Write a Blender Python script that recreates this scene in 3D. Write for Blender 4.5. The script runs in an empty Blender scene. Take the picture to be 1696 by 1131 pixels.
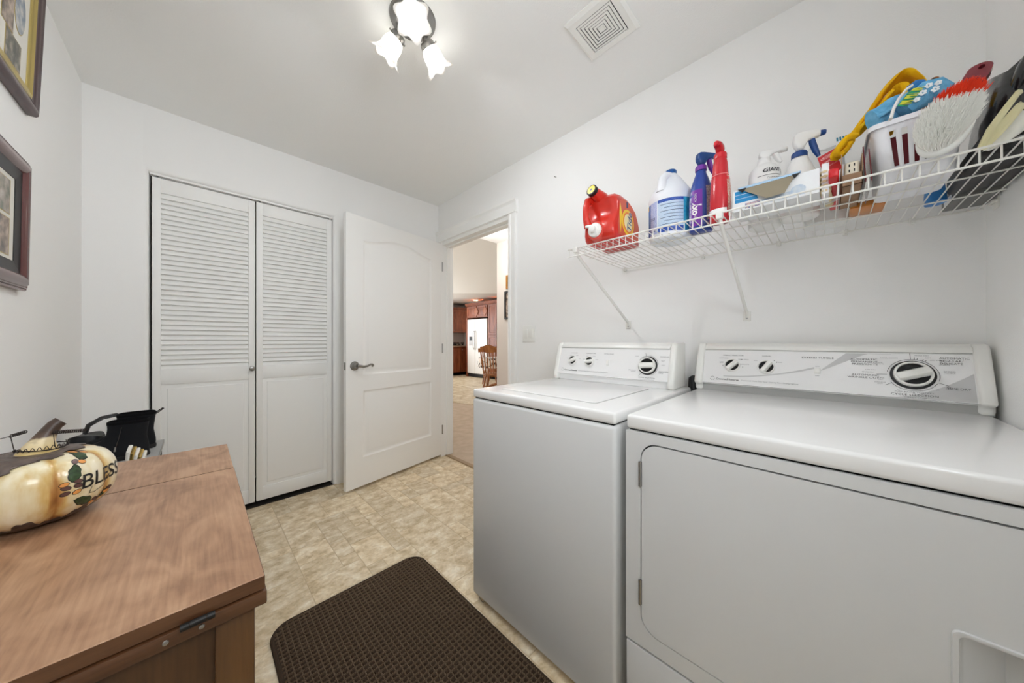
import bpy, bmesh, math, random
from mathutils import Vector, Matrix
from mathutils.geometry import tessellate_polygon

# ---------------------------------------------------------------- camera, world, light, exposure
C = bpy.context.scene.collection
SC = bpy.context.scene
cam_d = bpy.data.cameras.new('camera')
cam = bpy.data.objects.new('camera', cam_d)
C.objects.link(cam)
cam.location = (0.0, 0.0, 1.11)
cam.rotation_euler = (math.radians(90), 0, math.radians(-45))
cam_d.sensor_width = 36.0
cam_d.lens = 36.0 * 520.0 / 1696.0
cam_d.clip_start = 0.02
SC.camera = cam
SC.view_settings.view_transform = 'Standard'
SC.view_settings.look = 'None'
SC.view_settings.gamma = 1.0
SC.view_settings.use_curve_mapping = False
SC.view_settings.exposure = 0.43
SC.cycles.max_bounces = 16
SC.cycles.diffuse_bounces = 14
SC.cycles.caustics_reflective = False
SC.cycles.caustics_refractive = False
w = bpy.data.worlds.new('world')
SC.world = w
w.use_nodes = True
w.node_tree.nodes['Background'].inputs[0].default_value = (0.9, 0.95, 1.0, 1)
w.node_tree.nodes['Background'].inputs[1].default_value = 0.6
BULB_S = 470.0          # emission of each lit ceiling bulb
HALL_W = 12.0
CAN_W = 5.5
ROOM_FILL_W = 115.0
gfill_d = bpy.data.lights.new('great_room_fill', 'AREA')  # area lamp added out of view to brighten the great room; no window modelled
gfill_d.shape = 'RECTANGLE'; gfill_d.size = 3.0; gfill_d.size_y = 2.0
gfill_d.energy = ROOM_FILL_W; gfill_d.color = (0.86, 0.94, 1.0)
gfill = bpy.data.objects.new('great_room_fill', gfill_d)
C.objects.link(gfill)
gfill.location = (3.4, 9.3, 1.5)
gfill.rotation_euler = (math.radians(-90), 0, 0)

# fill light added behind the camera, set in an invented glazed door
FILL_W = 13.0
gd_d = bpy.data.lights.new('added_fill_light', 'AREA')
gd_d.shape = 'RECTANGLE'; gd_d.size = 0.62; gd_d.size_y = 0.52
gd_d.energy = FILL_W; gd_d.color = (0.90, 0.95, 1.0)
gd = bpy.data.objects.new('added_fill_light', gd_d)
C.objects.link(gd)
gd.location = (0.20, -0.44, 1.71)
gd.rotation_euler = (math.radians(90), 0, 0)

# ---------------------------------------------------------------- helpers
def lin(c):
    o = []
    for x in c[:3]:
        x = x / 255.0
        o.append(x / 12.92 if x <= 0.04045 else ((x + 0.055) / 1.055) ** 2.4)
    return (o[0], o[1], o[2], 1.0)

def mat(name, c, rough=0.5, metal=0.0, spec=0.5, bump=None, var=None, coat=0.0, emit=None, trans=0.0, alpha=1.0, sss=0.0):
    """c sRGB 0-255; bump=(scale,strength); var=(scale,c2,detail) noise colour variation"""
    m = bpy.data.materials.new(name)
    m.use_nodes = True
    nt = m.node_tree
    b = nt.nodes['Principled BSDF']
    b.inputs['Base Color'].default_value = lin(c)
    b.inputs['Roughness'].default_value = rough
    b.inputs['Metallic'].default_value = metal
    b.inputs['Specular IOR Level'].default_value = spec
    b.inputs['Coat Weight'].default_value = coat
    b.inputs['Coat Roughness'].default_value = 0.08
    b.inputs['Transmission Weight'].default_value = trans
    b.inputs['Alpha'].default_value = alpha
    if sss:
        b.inputs['Subsurface Weight'].default_value = sss
        b.inputs['Subsurface Radius'].default_value = (0.02, 0.02, 0.02)
    if emit:
        b.inputs['Emission Color'].default_value = lin(emit[0])
        b.inputs['Emission Strength'].default_value = emit[1]
    if bump or var:
        tc = nt.nodes.new('ShaderNodeTexCoord')
    if bump:
        n = nt.nodes.new('ShaderNodeTexNoise')
        n.inputs['Scale'].default_value = bump[0]
        n.inputs['Detail'].default_value = 3
        nt.links.new(tc.outputs['Object'], n.inputs['Vector'])
        bp = nt.nodes.new('ShaderNodeBump')
        bp.inputs['Strength'].default_value = bump[1]
        bp.inputs['Distance'].default_value = bump[2] if len(bump) > 2 else 0.002
        nt.links.new(n.outputs['Fac'], bp.inputs['Height'])
        nt.links.new(bp.outputs['Normal'], b.inputs['Normal'])
    if var:
        n2 = nt.nodes.new('ShaderNodeTexNoise')
        n2.inputs['Scale'].default_value = var[0]
        n2.inputs['Detail'].default_value = var[2] if len(var) > 2 else 4
        nt.links.new(tc.outputs['Object'], n2.inputs['Vector'])
        r = nt.nodes.new('ShaderNodeValToRGB')
        r.color_ramp.elements[0].position = 0.35
        r.color_ramp.elements[1].position = 0.65
        r.color_ramp.elements[0].color = lin(c)
        r.color_ramp.elements[1].color = lin(var[1])
        nt.links.new(n2.outputs['Fac'], r.inputs['Fac'])
        nt.links.new(r.outputs['Color'], b.inputs['Base Color'])
    return m

def wloc(o):
    p = Vector((0, 0, 0))
    while o is not None:
        p += o.location
        o = o.parent
    return p

class MB:
    def __init__(s):
        s.v = []; s.f = []; s.mi = []; s.cur = 0; s.T = None
    def add(s, vs, fs):
        n = len(s.v)
        if s.T is not None:
            vs = [s.T(*p) for p in vs]
        s.v += [tuple(p) for p in vs]
        for f in fs:
            s.f.append(tuple(n + i for i in f)); s.mi.append(s.cur)
        return s
    def box(s, x0, x1, y0, y1, z0, z1):
        return s.add([(x0,y0,z0),(x1,y0,z0),(x1,y1,z0),(x0,y1,z0),(x0,y0,z1),(x1,y0,z1),(x1,y1,z1),(x0,y1,z1)],
                     [(0,3,2,1),(4,5,6,7),(0,1,5,4),(1,2,6,5),(2,3,7,6),(3,0,4,7)])
    def hexa(s, p):      # 8 points, bottom 4 then top 4
        return s.add(p, [(0,3,2,1),(4,5,6,7),(0,1,5,4),(1,2,6,5),(2,3,7,6),(3,0,4,7)])
    def rings(s, rr, closed=False, cap0=True, cap1=True):
        n = len(rr[0]); vs = [p for r in rr for p in r]; fs = []
        m = len(rr)
        for i in range(m if closed else m - 1):
            a = i * n; b = ((i + 1) % m) * n
            for j in range(n):
                k = (j + 1) % n
                fs.append((a + j, a + k, b + k, b + j))
        if not closed:
            if cap0: fs.append(tuple(range(n - 1, -1, -1)))
            if cap1: fs.append(tuple((m - 1) * n + j for j in range(n)))
        return s.add(vs, fs)
    def tube(s, pts, r, seg=8, closed=False, flat=None, up=None):
        """r scalar or list; flat=ratio flattening along the second frame axis"""
        pts = [Vector(p) for p in pts]; n = len(pts)
        rr = r if isinstance(r, (list, tuple)) else [r] * n
        rings = []; prev = None
        for i in range(n):
            if closed:
                t = (pts[(i + 1) % n] - pts[i - 1])
            else:
                t = pts[min(i + 1, n - 1)] - pts[max(i - 1, 0)]
            if t.length < 1e-9: t = Vector((0, 0, 1))
            t.normalize()
            if prev is None:
                a = Vector(up) if up else (Vector((0, 0, 1)) if abs(t.z) < 0.9 else Vector((1, 0, 0)))
            else:
                a = prev
            a = a - t * a.dot(t)
            if a.length < 1e-6: a = t.orthogonal()
            a.normalize(); prev = a
            b = t.cross(a)
            fl = flat if flat else 1.0
            rings.append([pts[i] + a * (rr[i] * math.cos(2*math.pi*k/seg)) + b * (rr[i] * fl * math.sin(2*math.pi*k/seg)) for k in range(seg)])
        return s.rings(rings, closed=closed)
    def lathe(s, prof, c=(0, 0, 0), seg=24, axis=None, wob=None, sy=1.0):
        """prof: (r,h) from bottom to top; axis: unit vector"""
        ax = Vector(axis).normalized() if axis else Vector((0, 0, 1))
        if axis is None:
            a, b = Vector((1, 0, 0)), Vector((0, 1, 0))
        else:
            a = ax.orthogonal().normalized(); b = ax.cross(a)
        c = Vector(c); rings = []
        for (r, h) in prof:
            ring = []
            for k in range(seg):
                th = 2 * math.pi * k / seg
                q, hh = (r, h) if wob is None else wob(r, h, th)
                ring.append(c + a * (q * math.cos(th)) + b * (q * sy * math.sin(th)) + ax * hh)
            rings.append(ring)
        return s.rings(rings, cap0=prof[0][0] > 1e-6, cap1=prof[-1][0] > 1e-6)
    def prism(s, poly, h0, h1, fr):
        """poly 2D list, fr(u,v,w)->xyz"""
        n = len(poly)
        vs = [fr(u, v, h0) for u, v in poly] + [fr(u, v, h1) for u, v in poly]
        fs = [tuple(range(n - 1, -1, -1)), tuple(range(n, 2 * n))]
        for j in range(n):
            k = (j + 1) % n
            fs.append((j, k, n + k, n + j))
        return s.add(vs, fs)
    def face(s, poly):
        return s.add(poly, [tuple(range(len(poly)))])
    def grid(s, nu, nv, fn, wrap=False):
        vs = [fn(i / (nu if wrap else nu - 1), j / (nv - 1)) for j in range(nv) for i in range(nu)]
        fs = []
        for j in range(nv - 1):
            for i in range(nu if wrap else nu - 1):
                k = (i + 1) % nu
                fs.append((j*nu+i, j*nu+k, (j+1)*nu+k, (j+1)*nu+i))
        return s.add(vs, fs)
    def mesh(s, name, off=(0, 0, 0), bevel=0.0, bseg=2, smooth=40, bang=30, mats=(), recalc=True, subd=0):
        me = bpy.data.meshes.new(name)
        o = Vector(off)
        me.from_pydata([tuple(Vector(p) - o) for p in s.v], [], s.f)
        for m in mats: me.materials.append(m)
        if len(mats) > 1:
            me.polygons.foreach_set('material_index', s.mi)
        bm = bmesh.new(); bm.from_mesh(me)
        if recalc: bmesh.ops.recalc_face_normals(bm, faces=bm.faces)
        if bevel > 0:
            es = [e for e in bm.edges if len(e.link_faces) == 2 and e.calc_face_angle(0) > math.radians(bang)]
            bmesh.ops.bevel(bm, geom=es, offset=bevel, segments=bseg, profile=0.5, affect='EDGES', clamp_overlap=True)
        if subd:
            bmesh.ops.subdivide_edges(bm, edges=bm.edges[:], cuts=subd, use_grid_fill=True, smooth=1.0)
        bm.to_mesh(me); bm.free()
        if smooth:
            me.polygons.foreach_set('use_smooth', [True] * len(me.polygons))
            me.set_sharp_from_angle(angle=math.radians(smooth))
        me.update()
        return me
    def build(s, name, mats, parent=None, loc=None, **kw):
        if not isinstance(mats, (list, tuple)): mats = [mats]
        off = Vector(loc) if loc is not None else (wloc(parent) if parent is not None else Vector((0, 0, 0)))
        if kw.pop('local', False): off = Vector((0, 0, 0))
        me = s.mesh(name, off=off, mats=mats, **kw)
        o = bpy.data.objects.new(name, me)
        C.objects.link(o)
        if parent is not None:
            o.parent = parent
            if loc is not None: o.location = Vector(loc) - wloc(parent)
        elif loc is not None:
            o.location = loc
        return o

def tag(o, label, cat, group=None):
    o['label'] = label; o['category'] = cat
    if group: o['group'] = group
    return o
def thing(name, label, cat, loc=(0, 0, 0), rz=0.0, group=None):
    o = bpy.data.objects.new(name, None)
    o.empty_display_size = 0.05
    C.objects.link(o); o.location = loc; o.rotation_euler = (0, 0, rz)
    return tag(o, label, cat, group)
def struct(o, label=None):
    o['kind'] = 'structure'
    if label: o['label'] = label
    return o
def stuff(o):
    o['kind'] = 'stuff'; return o
def inst(src, parent, loc, name=None, rot=None):
    o = bpy.data.objects.new(name or src.name.split('.')[0], src.data)
    C.objects.link(o); o.parent = parent; o.location = loc
    if rot: o.rotation_euler = rot
    return o
def link_copy(src, parent=None):
    c = src.copy(); C.objects.link(c); c.parent = parent
    for ch in list(src.children): link_copy(ch, c)
    return c
def arc(cx, cy, r, a0, a1, n):
    return [(cx + r*math.cos(math.radians(a0+(a1-a0)*i/n)), cy + r*math.sin(math.radians(a0+(a1-a0)*i/n))) for i in range(n + 1)]
def rrect(u0, u1, v0, v1, r, n=5):
    return arc(u1-r, v0+r, r, -90, 0, n) + arc(u1-r, v1-r, r, 0, 90, n) + arc(u0+r, v1-r, r, 90, 180, n) + arc(u0+r, v0+r, r, 180, 270, n)
def ell(cu, cv, a, b, n=24, rot=0.0):
    c, s_ = math.cos(rot), math.sin(rot)
    return [(cu + a*math.cos(t)*c - b*math.sin(t)*s_, cv + a*math.cos(t)*s_ + b*math.sin(t)*c) for t in [2*math.pi*i/n for i in range(n)]]
_tc = {}
def text2d(body, size=1.0, bold=0.0, shear=0.0, align='LEFT', res=2, maxlen=0.0):
    """flat text as (verts2d, faces)"""
    key = (body, size, bold, shear, align)
    if key in _tc: return _tc[key]
    cu = bpy.data.curves.new('lettering', 'FONT')
    cu.body = body; cu.size = size; cu.offset = bold; cu.shear = shear; cu.align_x = align
    cu.resolution_u = res; cu.fill_mode = 'FRONT' if hasattr(cu, 'fill_mode') else cu.fill_mode
    ob = bpy.data.objects.new('lettering', cu)
    me = bpy.data.meshes.new_from_object(ob)
    vs = [(v.co.x, v.co.y) for v in me.vertices]; fs = [tuple(p.vertices) for p in me.polygons]
    if maxlen > 0:
        bm = bmesh.new(); bm.from_mesh(me); bmesh.ops.triangulate(bm, faces=bm.faces[:])
        for _ in range(5):
            es = [e for e in bm.edges if e.calc_length() > maxlen]
            if not es: break
            bmesh.ops.subdivide_edges(bm, edges=es, cuts=1); bmesh.ops.triangulate(bm, faces=bm.faces[:])
        vs = [(v.co.x, v.co.y) for v in bm.verts]; bm.verts.index_update(); fs = [tuple(v.index for v in f.verts) for f in bm.faces]; bm.free()
    bpy.data.meshes.remove(me); bpy.data.objects.remove(ob); bpy.data.curves.remove(cu)
    _tc[key] = (vs, fs)
    return vs, fs
def put_text(mb, fr, body, u, v, size, lift=0.0, rot=0.0, sx=1.0, **kw):
    vs, fs = text2d(body, size, **kw)
    c, s_ = math.cos(rot), math.sin(rot)
    mb.add([fr(u + (x*sx)*c - y*s_, v + (x*sx)*s_ + y*c, lift) for x, y in vs], fs)
def frame(o, U, V, N=None):
    o, U, V = Vector(o), Vector(U).normalized(), Vector(V).normalized()
    N = Vector(N) if N else U.cross(V)
    return lambda u, v, w_=0.0: tuple(o + U*u + V*v + N*w_)
def line2(mb, fr, pts, wd, lift=0.0):
    for (a, b), (c, d) in zip(pts[:-1], pts[1:]):
        L = math.hypot(c-a, d-b)
        if L < 1e-9: continue
        nx, ny = -(d-b)/L*wd/2, (c-a)/L*wd/2
        mb.add([fr(a+nx, b+ny, lift), fr(c+nx, d+ny, lift), fr(c-nx, d-ny, lift), fr(a-nx, b-ny, lift)], [(0, 1, 2, 3)])

# ---------------------------------------------------------------- room numbers (metres)
XB, XC, YA, YD, HC = 1.671, -0.423, 2.70, -0.339, 2.44

# ---------------------------------------------------------------- materials
M_wall = mat('wall_paint', (241, 241, 240), 0.75, spec=0.25, bump=(260, 0.25, 0.0015))
M_ceil = mat('ceiling_paint', (240, 241, 240), 0.85, spec=0.2, bump=(170, 0.45, 0.002))
M_trim = mat('trim_paint', (241, 241, 239), 0.35, spec=0.45)
M_door = mat('door_paint', (240, 240, 238), 0.38, spec=0.4, bump=(120, 0.05, 0.001))
M_louv = mat('louvre_paint', (240, 240, 238), 0.45, spec=0.35)
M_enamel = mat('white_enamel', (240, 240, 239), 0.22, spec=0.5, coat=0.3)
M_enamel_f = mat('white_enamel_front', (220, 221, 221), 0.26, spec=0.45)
M_plastic = mat('white_plastic', (236, 236, 232), 0.3, spec=0.5)
M_panel = mat('console_white', (236, 236, 236), 0.16, spec=0.5, coat=0.4)
M_grey = mat('grey_print', (198, 198, 198), 0.3)
M_midgrey = mat('grey_plastic', (170, 170, 168), 0.4)
M_ink = mat('dark_print', (52, 52, 54), 0.5)
M_inkl = mat('mid_print', (120, 120, 122), 0.5)
M_black = mat('black_plastic', (28, 28, 30), 0.4)
M_dark = mat('dark_gap', (14, 14, 14), 0.9, spec=0.1)
M_pane = mat('added_door_glass', (255, 255, 255), 0.02, alpha=0.08)
M_nickel = mat('brushed_nickel', (150, 148, 144), 0.32, metal=1.0)
M_steel = mat('steel', (170, 170, 170), 0.25, metal=1.0)
M_blkmetal = mat('black_metal', (24, 22, 20), 0.45, metal=0.3)
M_wire = mat('white_wire_coating', (228, 227, 222), 0.4, spec=0.45)
M_carpet = mat('beige_carpet', (184, 166, 146), 0.95, spec=0.1, bump=(700, 0.6, 0.004), var=(9, (198, 180, 160), 6))
M_brass = mat('gold_moulding', (196, 176, 110), 0.35, metal=0.7)
M_cherryd = mat('dark_cherry_moulding', (62, 26, 30), 0.22, spec=0.5, coat=0.3)

def tile_mat(name, scale=1.0, per_object=True):
    m = bpy.data.materials.new(name); m.use_nodes = True
    nt = m.node_tree; b = nt.nodes['Principled BSDF']
    g = nt.nodes.new('ShaderNodeNewGeometry'); oi = nt.nodes.new('ShaderNodeObjectInfo')
    mul = nt.nodes.new('ShaderNodeVectorMath'); mul.operation = 'SCALE'
    comb = nt.nodes.new('ShaderNodeCombineXYZ')
    nt.links.new(oi.outputs['Random'], comb.inputs[0]); nt.links.new(oi.outputs['Random'], comb.inputs[1])
    nt.links.new(comb.outputs[0], mul.inputs[0]); mul.inputs['Scale'].default_value = 37.0 if per_object else 0.0
    add = nt.nodes.new('ShaderNodeVectorMath'); add.operation = 'ADD'
    nt.links.new(g.outputs['Position'], add.inputs[0]); nt.links.new(mul.outputs[0], add.inputs[1])
    st = nt.nodes.new('ShaderNodeVectorMath'); st.operation = 'MULTIPLY'
    st.inputs[1].default_value = (1.0, 1.25, 1.0)
    nt.links.new(add.outputs[0], st.inputs[0])
    n1 = nt.nodes.new('ShaderNodeTexNoise'); n1.inputs['Scale'].default_value = 13*scale; n1.inputs['Detail'].default_value = 9; n1.inputs['Roughness'].default_value = 0.68
    n1.inputs['Distortion'].default_value = 0.25
    n2 = nt.nodes.new('ShaderNodeTexNoise'); n2.inputs['Scale'].default_value = 70*scale; n2.inputs['Detail'].default_value = 5
    nt.links.new(st.outputs[0], n1.inputs['Vector']); nt.links.new(st.outputs[0], n2.inputs['Vector'])
    r = nt.nodes.new('ShaderNodeValToRGB'); e = r.color_ramp.elements
    e[0].position = 0.34; e[0].color = lin((178, 156, 122)); e[1].position = 0.68; e[1].color = lin((238, 229, 210))
    for p, c in ((0.44, (202, 182, 148)), (0.54, (218, 202, 174))):
        k = e.new(p); k.color = lin(c)
    nt.links.new(n1.outputs['Fac'], r.inputs['Fac'])
    mr = nt.nodes.new('ShaderNodeMapRange'); mr.inputs[3].default_value = 0.84; mr.inputs[4].default_value = 1.22
    nt.links.new(n2.outputs['Fac'], mr.inputs[0])
    mr2 = nt.nodes.new('ShaderNodeMapRange'); mr2.inputs[3].default_value = 0.88; mr2.inputs[4].default_value = 1.10
    nt.links.new(oi.outputs['Random'], mr2.inputs[0])
    mm = nt.nodes.new('ShaderNodeMath'); mm.operation = 'MULTIPLY'
    nt.links.new(mr.outputs[0], mm.inputs[0]); nt.links.new(mr2.outputs[0], mm.inputs[1])
    hs = nt.nodes.new('ShaderNodeHueSaturation'); nt.links.new(r.outputs['Color'], hs.inputs['Color']); nt.links.new(mm.outputs[0], hs.inputs['Value'])
    nt.links.new(hs.outputs['Color'], b.inputs['Base Color'])
    b.inputs['Roughness'].default_value = 0.42; b.inputs['Specular IOR Level'].default_value = 0.4
    bp = nt.nodes.new('ShaderNodeBump'); bp.inputs['Strength'].default_value = 0.12; bp.inputs['Distance'].default_value = 0.002
    nt.links.new(n2.outputs['Fac'], bp.inputs['Height']); nt.links.new(bp.outputs['Normal'], b.inputs['Normal'])
    return m
M_tile = tile_mat('travertine_vinyl')
M_tile_far = tile_mat('travertine_vinyl_far', 0.5, False)
M_grout = mat('tile_joint', (198, 178, 146), 0.7)

def wood_mat(name, c1, c2, c3, axis=0, scale=1.0, rough=0.38, coat=0.15, str_=1.7):
    """stained wood with wavy figure stretched along an axis of object space"""
    m = bpy.data.materials.new(name); m.use_nodes = True
    nt = m.node_tree; b = nt.nodes['Principled BSDF']
    tc = nt.nodes.new('ShaderNodeTexCoord')
    mp = nt.nodes.new('ShaderNodeMapping')
    sc = [9.0*scale]*3; sc[axis] = str_*scale
    mp.inputs['Scale'].default_value = sc
    nt.links.new(tc.outputs['Object'], mp.inputs['Vector'])
    n1 = nt.nodes.new('ShaderNodeTexNoise'); n1.inputs['Scale'].default_value = 1.3; n1.inputs['Detail'].default_value = 5; n1.inputs['Distortion'].default_value = 1.6
    nt.links.new(mp.outputs[0], n1.inputs['Vector'])
    mp2 = nt.nodes.new('ShaderNodeMapping'); sc2 = [180.0*scale]*3; sc2[axis] = 9.0*scale
    mp2.inputs['Scale'].default_value = sc2
    nt.links.new(tc.outputs['Object'], mp2.inputs['Vector'])
    n2 = nt.nodes.new('ShaderNodeTexNoise'); n2.inputs['Scale'].default_value = 1.0; n2.inputs['Detail'].default_value = 3
    nt.links.new(mp2.outputs[0], n2.inputs['Vector'])
    mx = nt.nodes.new('ShaderNodeMath'); mx.operation = 'MULTIPLY_ADD'; mx.inputs[1].default_value = 0.35
    nt.links.new(n2.outputs['Fac'], mx.inputs[0]); 
    s2 = nt.nodes.new('ShaderNodeMath'); s2.operation = 'MULTIPLY'; s2.inputs[1].default_value = 0.65
    nt.links.new(n1.outputs['Fac'], s2.inputs[0]); nt.links.new(s2.outputs[0], mx.inputs[2])
    r = nt.nodes.new('ShaderNodeValToRGB'); e = r.color_ramp.elements
    e[0].position = 0.36; e[0].color = lin(c1); e[1].position = 0.64; e[1].color = lin(c3)
    k = e.new(0.5); k.color = lin(c2)
    nt.links.new(mx.outputs[0], r.inputs['Fac']); nt.links.new(r.outputs['Color'], b.inputs['Base Color'])
    b.inputs['Roughness'].default_value = rough; b.inputs['Coat Weight'].default_value = coat
    b.inputs['Coat Roughness'].default_value = 0.25
    return m
M_woodtop = wood_mat('cabinet_top_wood', (138, 101, 74), (163, 124, 94), (182, 144, 112), axis=1, scale=1.0, str_=4.2, rough=0.42)
M_woodedge = wood_mat('cabinet_shaded_edge_wood', (72, 43, 23), (86, 54, 30), (98, 64, 38), axis=0, scale=1.0)  # dark copy for the edges, their shade put into the colour
M_woodbody = wood_mat('cabinet_body_wood', (74, 46, 18), (88, 57, 24), (100, 66, 30), axis=2, scale=1.0)
M_woodpanel = wood_mat('cabinet_panel_wood', (60, 37, 17), (72, 46, 22), (82, 54, 28), axis=2, scale=1.0)
M_kitch = wood_mat('cherry_cabinet_wood', (104, 52, 28), (128, 66, 36), (148, 82, 48), axis=2, scale=0.7, rough=0.45, coat=0.0)
M_oak = wood_mat('oak_wood', (122, 70, 32), (152, 94, 46), (172, 112, 58), axis=2, scale=1.0)

# ================================================================= SETTING
# ---- floor with separate tiles
fl = MB(); fl.box(XC-0.1, 1.722, YD-0.1, YA+0.002, -0.06, -0.0013)
floor = struct(fl.build('floor', M_grout, smooth=0), 'beige stone look tile floor of the laundry room')
U = 0.0785
random.seed(11)
x_org = 0.352 - 10*6*U*0 - 12*U          # long joints every six units
nx, ny = 29, 39
x_org = 0.352 - 12*U; y_org = YD - 0.02
occ = [[False]*ny for _ in range(nx)]
tile_me = {}
def tile_mesh(a, b):
    if (a, b) not in tile_me:
        W_, D_ = a*U - 0.0030, b*U - 0.0030
        h = 0.0022; k = 0.0007
        vs = [(0,0,0),(W_,0,0),(W_,D_,0),(0,D_,0),(0,0,h-0.0008),(W_,0,h-0.0008),(W_,D_,h-0.0008),(0,D_,h-0.0008),(k,k,h),(W_-k,k,h),(W_-k,D_-k,h),(k,D_-k,h)]
        fs = [(0,1,5,4),(1,2,6,5),(2,3,7,6),(3,0,4,7),(4,5,9,8),(5,6,10,9),(6,7,11,10),(7,4,8,11),(8,9,10,11)]
        me = bpy.data.meshes.new('tile'); me.from_pydata(vs, [], fs); me.materials.append(M_tile)
        tile_me[(a, b)] = me
    return tile_me[(a, b)]
sizes = [(2,3),(3,2),(3,3),(2,2),(4,3),(3,4),(1,2),(2,1),(1,1)]
wts = [6,7,5,4,4,2,2,2,1]
for j in range(ny):
    for i in range(nx):
        if occ[i][j]: continue
        band_end = (i // 6 + 1) * 6
        cand = random.choices(sizes, wts, k=14) + [(2,2),(1,2),(2,1),(1,1)]
        for a, b in cand:
            if i + a > min(nx, band_end) or j + b > ny: continue
            left = min(nx, band_end) - (i + a)
            if left == 1 and a > 1 and random.random() < 0.8: continue
            if any(occ[i+p][j+q] for p in range(a) for q in range(b)): continue
            for p in range(a):
                for q in range(b): occ[i+p][j+q] = True
            x0 = x_org + i*U; y0 = y_org + j*U
            if x0 + a*U > 1.722 or x0 < XC - 0.09:      # trimmed strips along the walls: only inside the slab
                if x0 + 0.3*a*U > 1.70 or x0 + a*U < XC: break
            if x0 > 0.93 and y0 + b*U < 1.0: break      # under the machines
            o = bpy.data.objects.new('tile', tile_mesh(a, b)); C.objects.link(o)
            o.parent = floor; o.location = (x0 + 0.0015, y0 + 0.0015, -0.0022)
            if x0 + a*U > 1.7185: o.scale = ((1.7185 - x0) / (a*U), 1, 1)
            break
th = MB(); th.prism([(0,0),(0.05,0),(0.044,0.006),(0.006,0.006)], 1.70, 2.62, lambda u, v, w_: (1.70+u, w_, v-0.0))
struct(th.build('trim_2', mat('threshold_strip', (150, 124, 92), 0.4), smooth=0))

# ---- ceiling, walls
struct(MB().box(XC-0.12, XB+0.12, YD-0.12, YA+0.12, HC, HC+0.1).build('ceiling', M_ceil, smooth=0))
struct(MB().box(XC-0.12, XC, YD-0.12, YA+0.12, 0, HC).build('wall_left', M_wall, smooth=0))
wf = MB()
wf.box(XC-0.12, -0.24, YD-0.12, YD, 0, HC); wf.box(0.64, XB+0.12, YD-0.12, YD, 0, HC); wf.box(-0.24, 0.64, YD-0.12, YD, 2.06, HC)
struct(wf.build('wall_front', M_wall, smooth=0))
d4 = bpy.data.objects.new('added_door', None); C.objects.link(d4); d4.location = (0.20, YD-0.05, 0); struct(d4)  # unseen glazed door, added to carry the fill light
g4 = MB(); x0_, x1_, z0_, z1_ = -0.13, 0.53, 1.43, 1.97
g4.box(-0.238, x0_, YD-0.07, YD-0.03, 0.01, 2.055); g4.box(x1_, 0.638, YD-0.07, YD-0.03, 0.01, 2.055); g4.box(x0_, x1_, YD-0.07, YD-0.03, 0.01, z0_); g4.box(x0_, x1_, YD-0.07, YD-0.03, z1_, 2.055)
g4.build('slab', M_door, d4, smooth=0)
mt4 = MB()
for q in (1, 2): mt4.box(x0_+0.22*q-0.01, x0_+0.22*q+0.01, YD-0.06, YD-0.04, z0_, z1_)
mt4.box(x0_, x1_, YD-0.06, YD-0.04, z0_+0.26, z0_+0.28)
mt4.build('muntin', M_trim, d4, smooth=0)
MB().box(x0_, x1_, YD-0.052, YD-0.048, z0_, z1_).build('pane', M_pane, d4, smooth=0)
# back wall with the closet opening, soft rounded corners
CX0, CX1, CZ = -0.197, 0.742, 2.075
r = 0.02
wb = MB()
pl = [(XC-0.12, YA), (CX0-r, YA)] + arc(CX0-r, YA+r, r, -90, 0, 5)[1:] + [(CX0, YA+0.12), (XC-0.12, YA+0.12)]
wb.prism(pl, 0, HC, lambda u, v, w_: (u, v, w_))
pr = [(XB+0.12, YA), (XB+0.12, YA+0.12), (CX1, YA+0.12)] + arc(CX1+r, YA+r, r, 180, 270, 5)
wb.prism(pr, 0, HC, lambda u, v, w_: (u, v, w_))
pt = [(YA, HC), (YA+0.12, HC), (YA+0.12, CZ)] + list(reversed(arc(YA+r, CZ+r, r, 180, 270, 5)))
wb.prism(pt, CX0-r, CX1+r, lambda u, v, w_: (w_, u, v))
struct(wb.build('wall_back', M_wall, smooth=35))
fc = MB(); fc.box(CX0-0.3, CX1+0.3, YA+0.002, 3.3, -0.05, -0.001); struct(fc.build('floor_closet', mat('dark_closet_floor', (46, 40, 34), 0.95), smooth=0), 'dark floor inside the closed closet')  # closet floor in one very dark brown tone
cl = MB()
cl.box(CX0-0.3, CX1+0.3, 3.3, 3.36, 0, HC); cl.box(CX0-0.36, CX0-0.3, YA+0.12, 3.36, 0, HC); cl.box(CX1+0.3, CX1+0.36, YA+0.12, 3.36, 0, HC)
cl.box(CX0-0.36, CX1+0.36, YA+0.12, 3.36, HC, HC+0.06)
struct(cl.build('wall_closet', M_wall, smooth=0))
# right wall with door opening
DY0, DY1, DZ = 1.697, 2.625, 2.055
wr = MB()
wr.box(XB, XB+0.12, YD-0.12, DY0, 0, HC); wr.box(XB, XB+0.12, DY1, YA+0.12, 0, HC); wr.box(XB, XB+0.12, DY0, DY1, DZ, HC)
struct(wr.build('wall_right', M_wall, smooth=0))
# baseboards
def baseboard(name, pts_fr, L):
    pf = [(0,0),(0.012,0),(0.012,0.075),(0.009,0.088),(0.004,0.095),(0.003,0.102),(0,0.102)]
    return struct(MB().prism(pf, 0, L, pts_fr).build(name, M_trim, smooth=30))
baseboard('baseboard_back', lambda u, v, w_: (CX1+0.022+w_, YA-u, v), XB-CX1-0.022)
baseboard('baseboard_left', lambda u, v, w_: (XC+u, YD+w_, v), YA-YD)
baseboard('baseboard_right', lambda u, v, w_: (XB-u, YD+w_, v), 1.62-YD)

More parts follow.
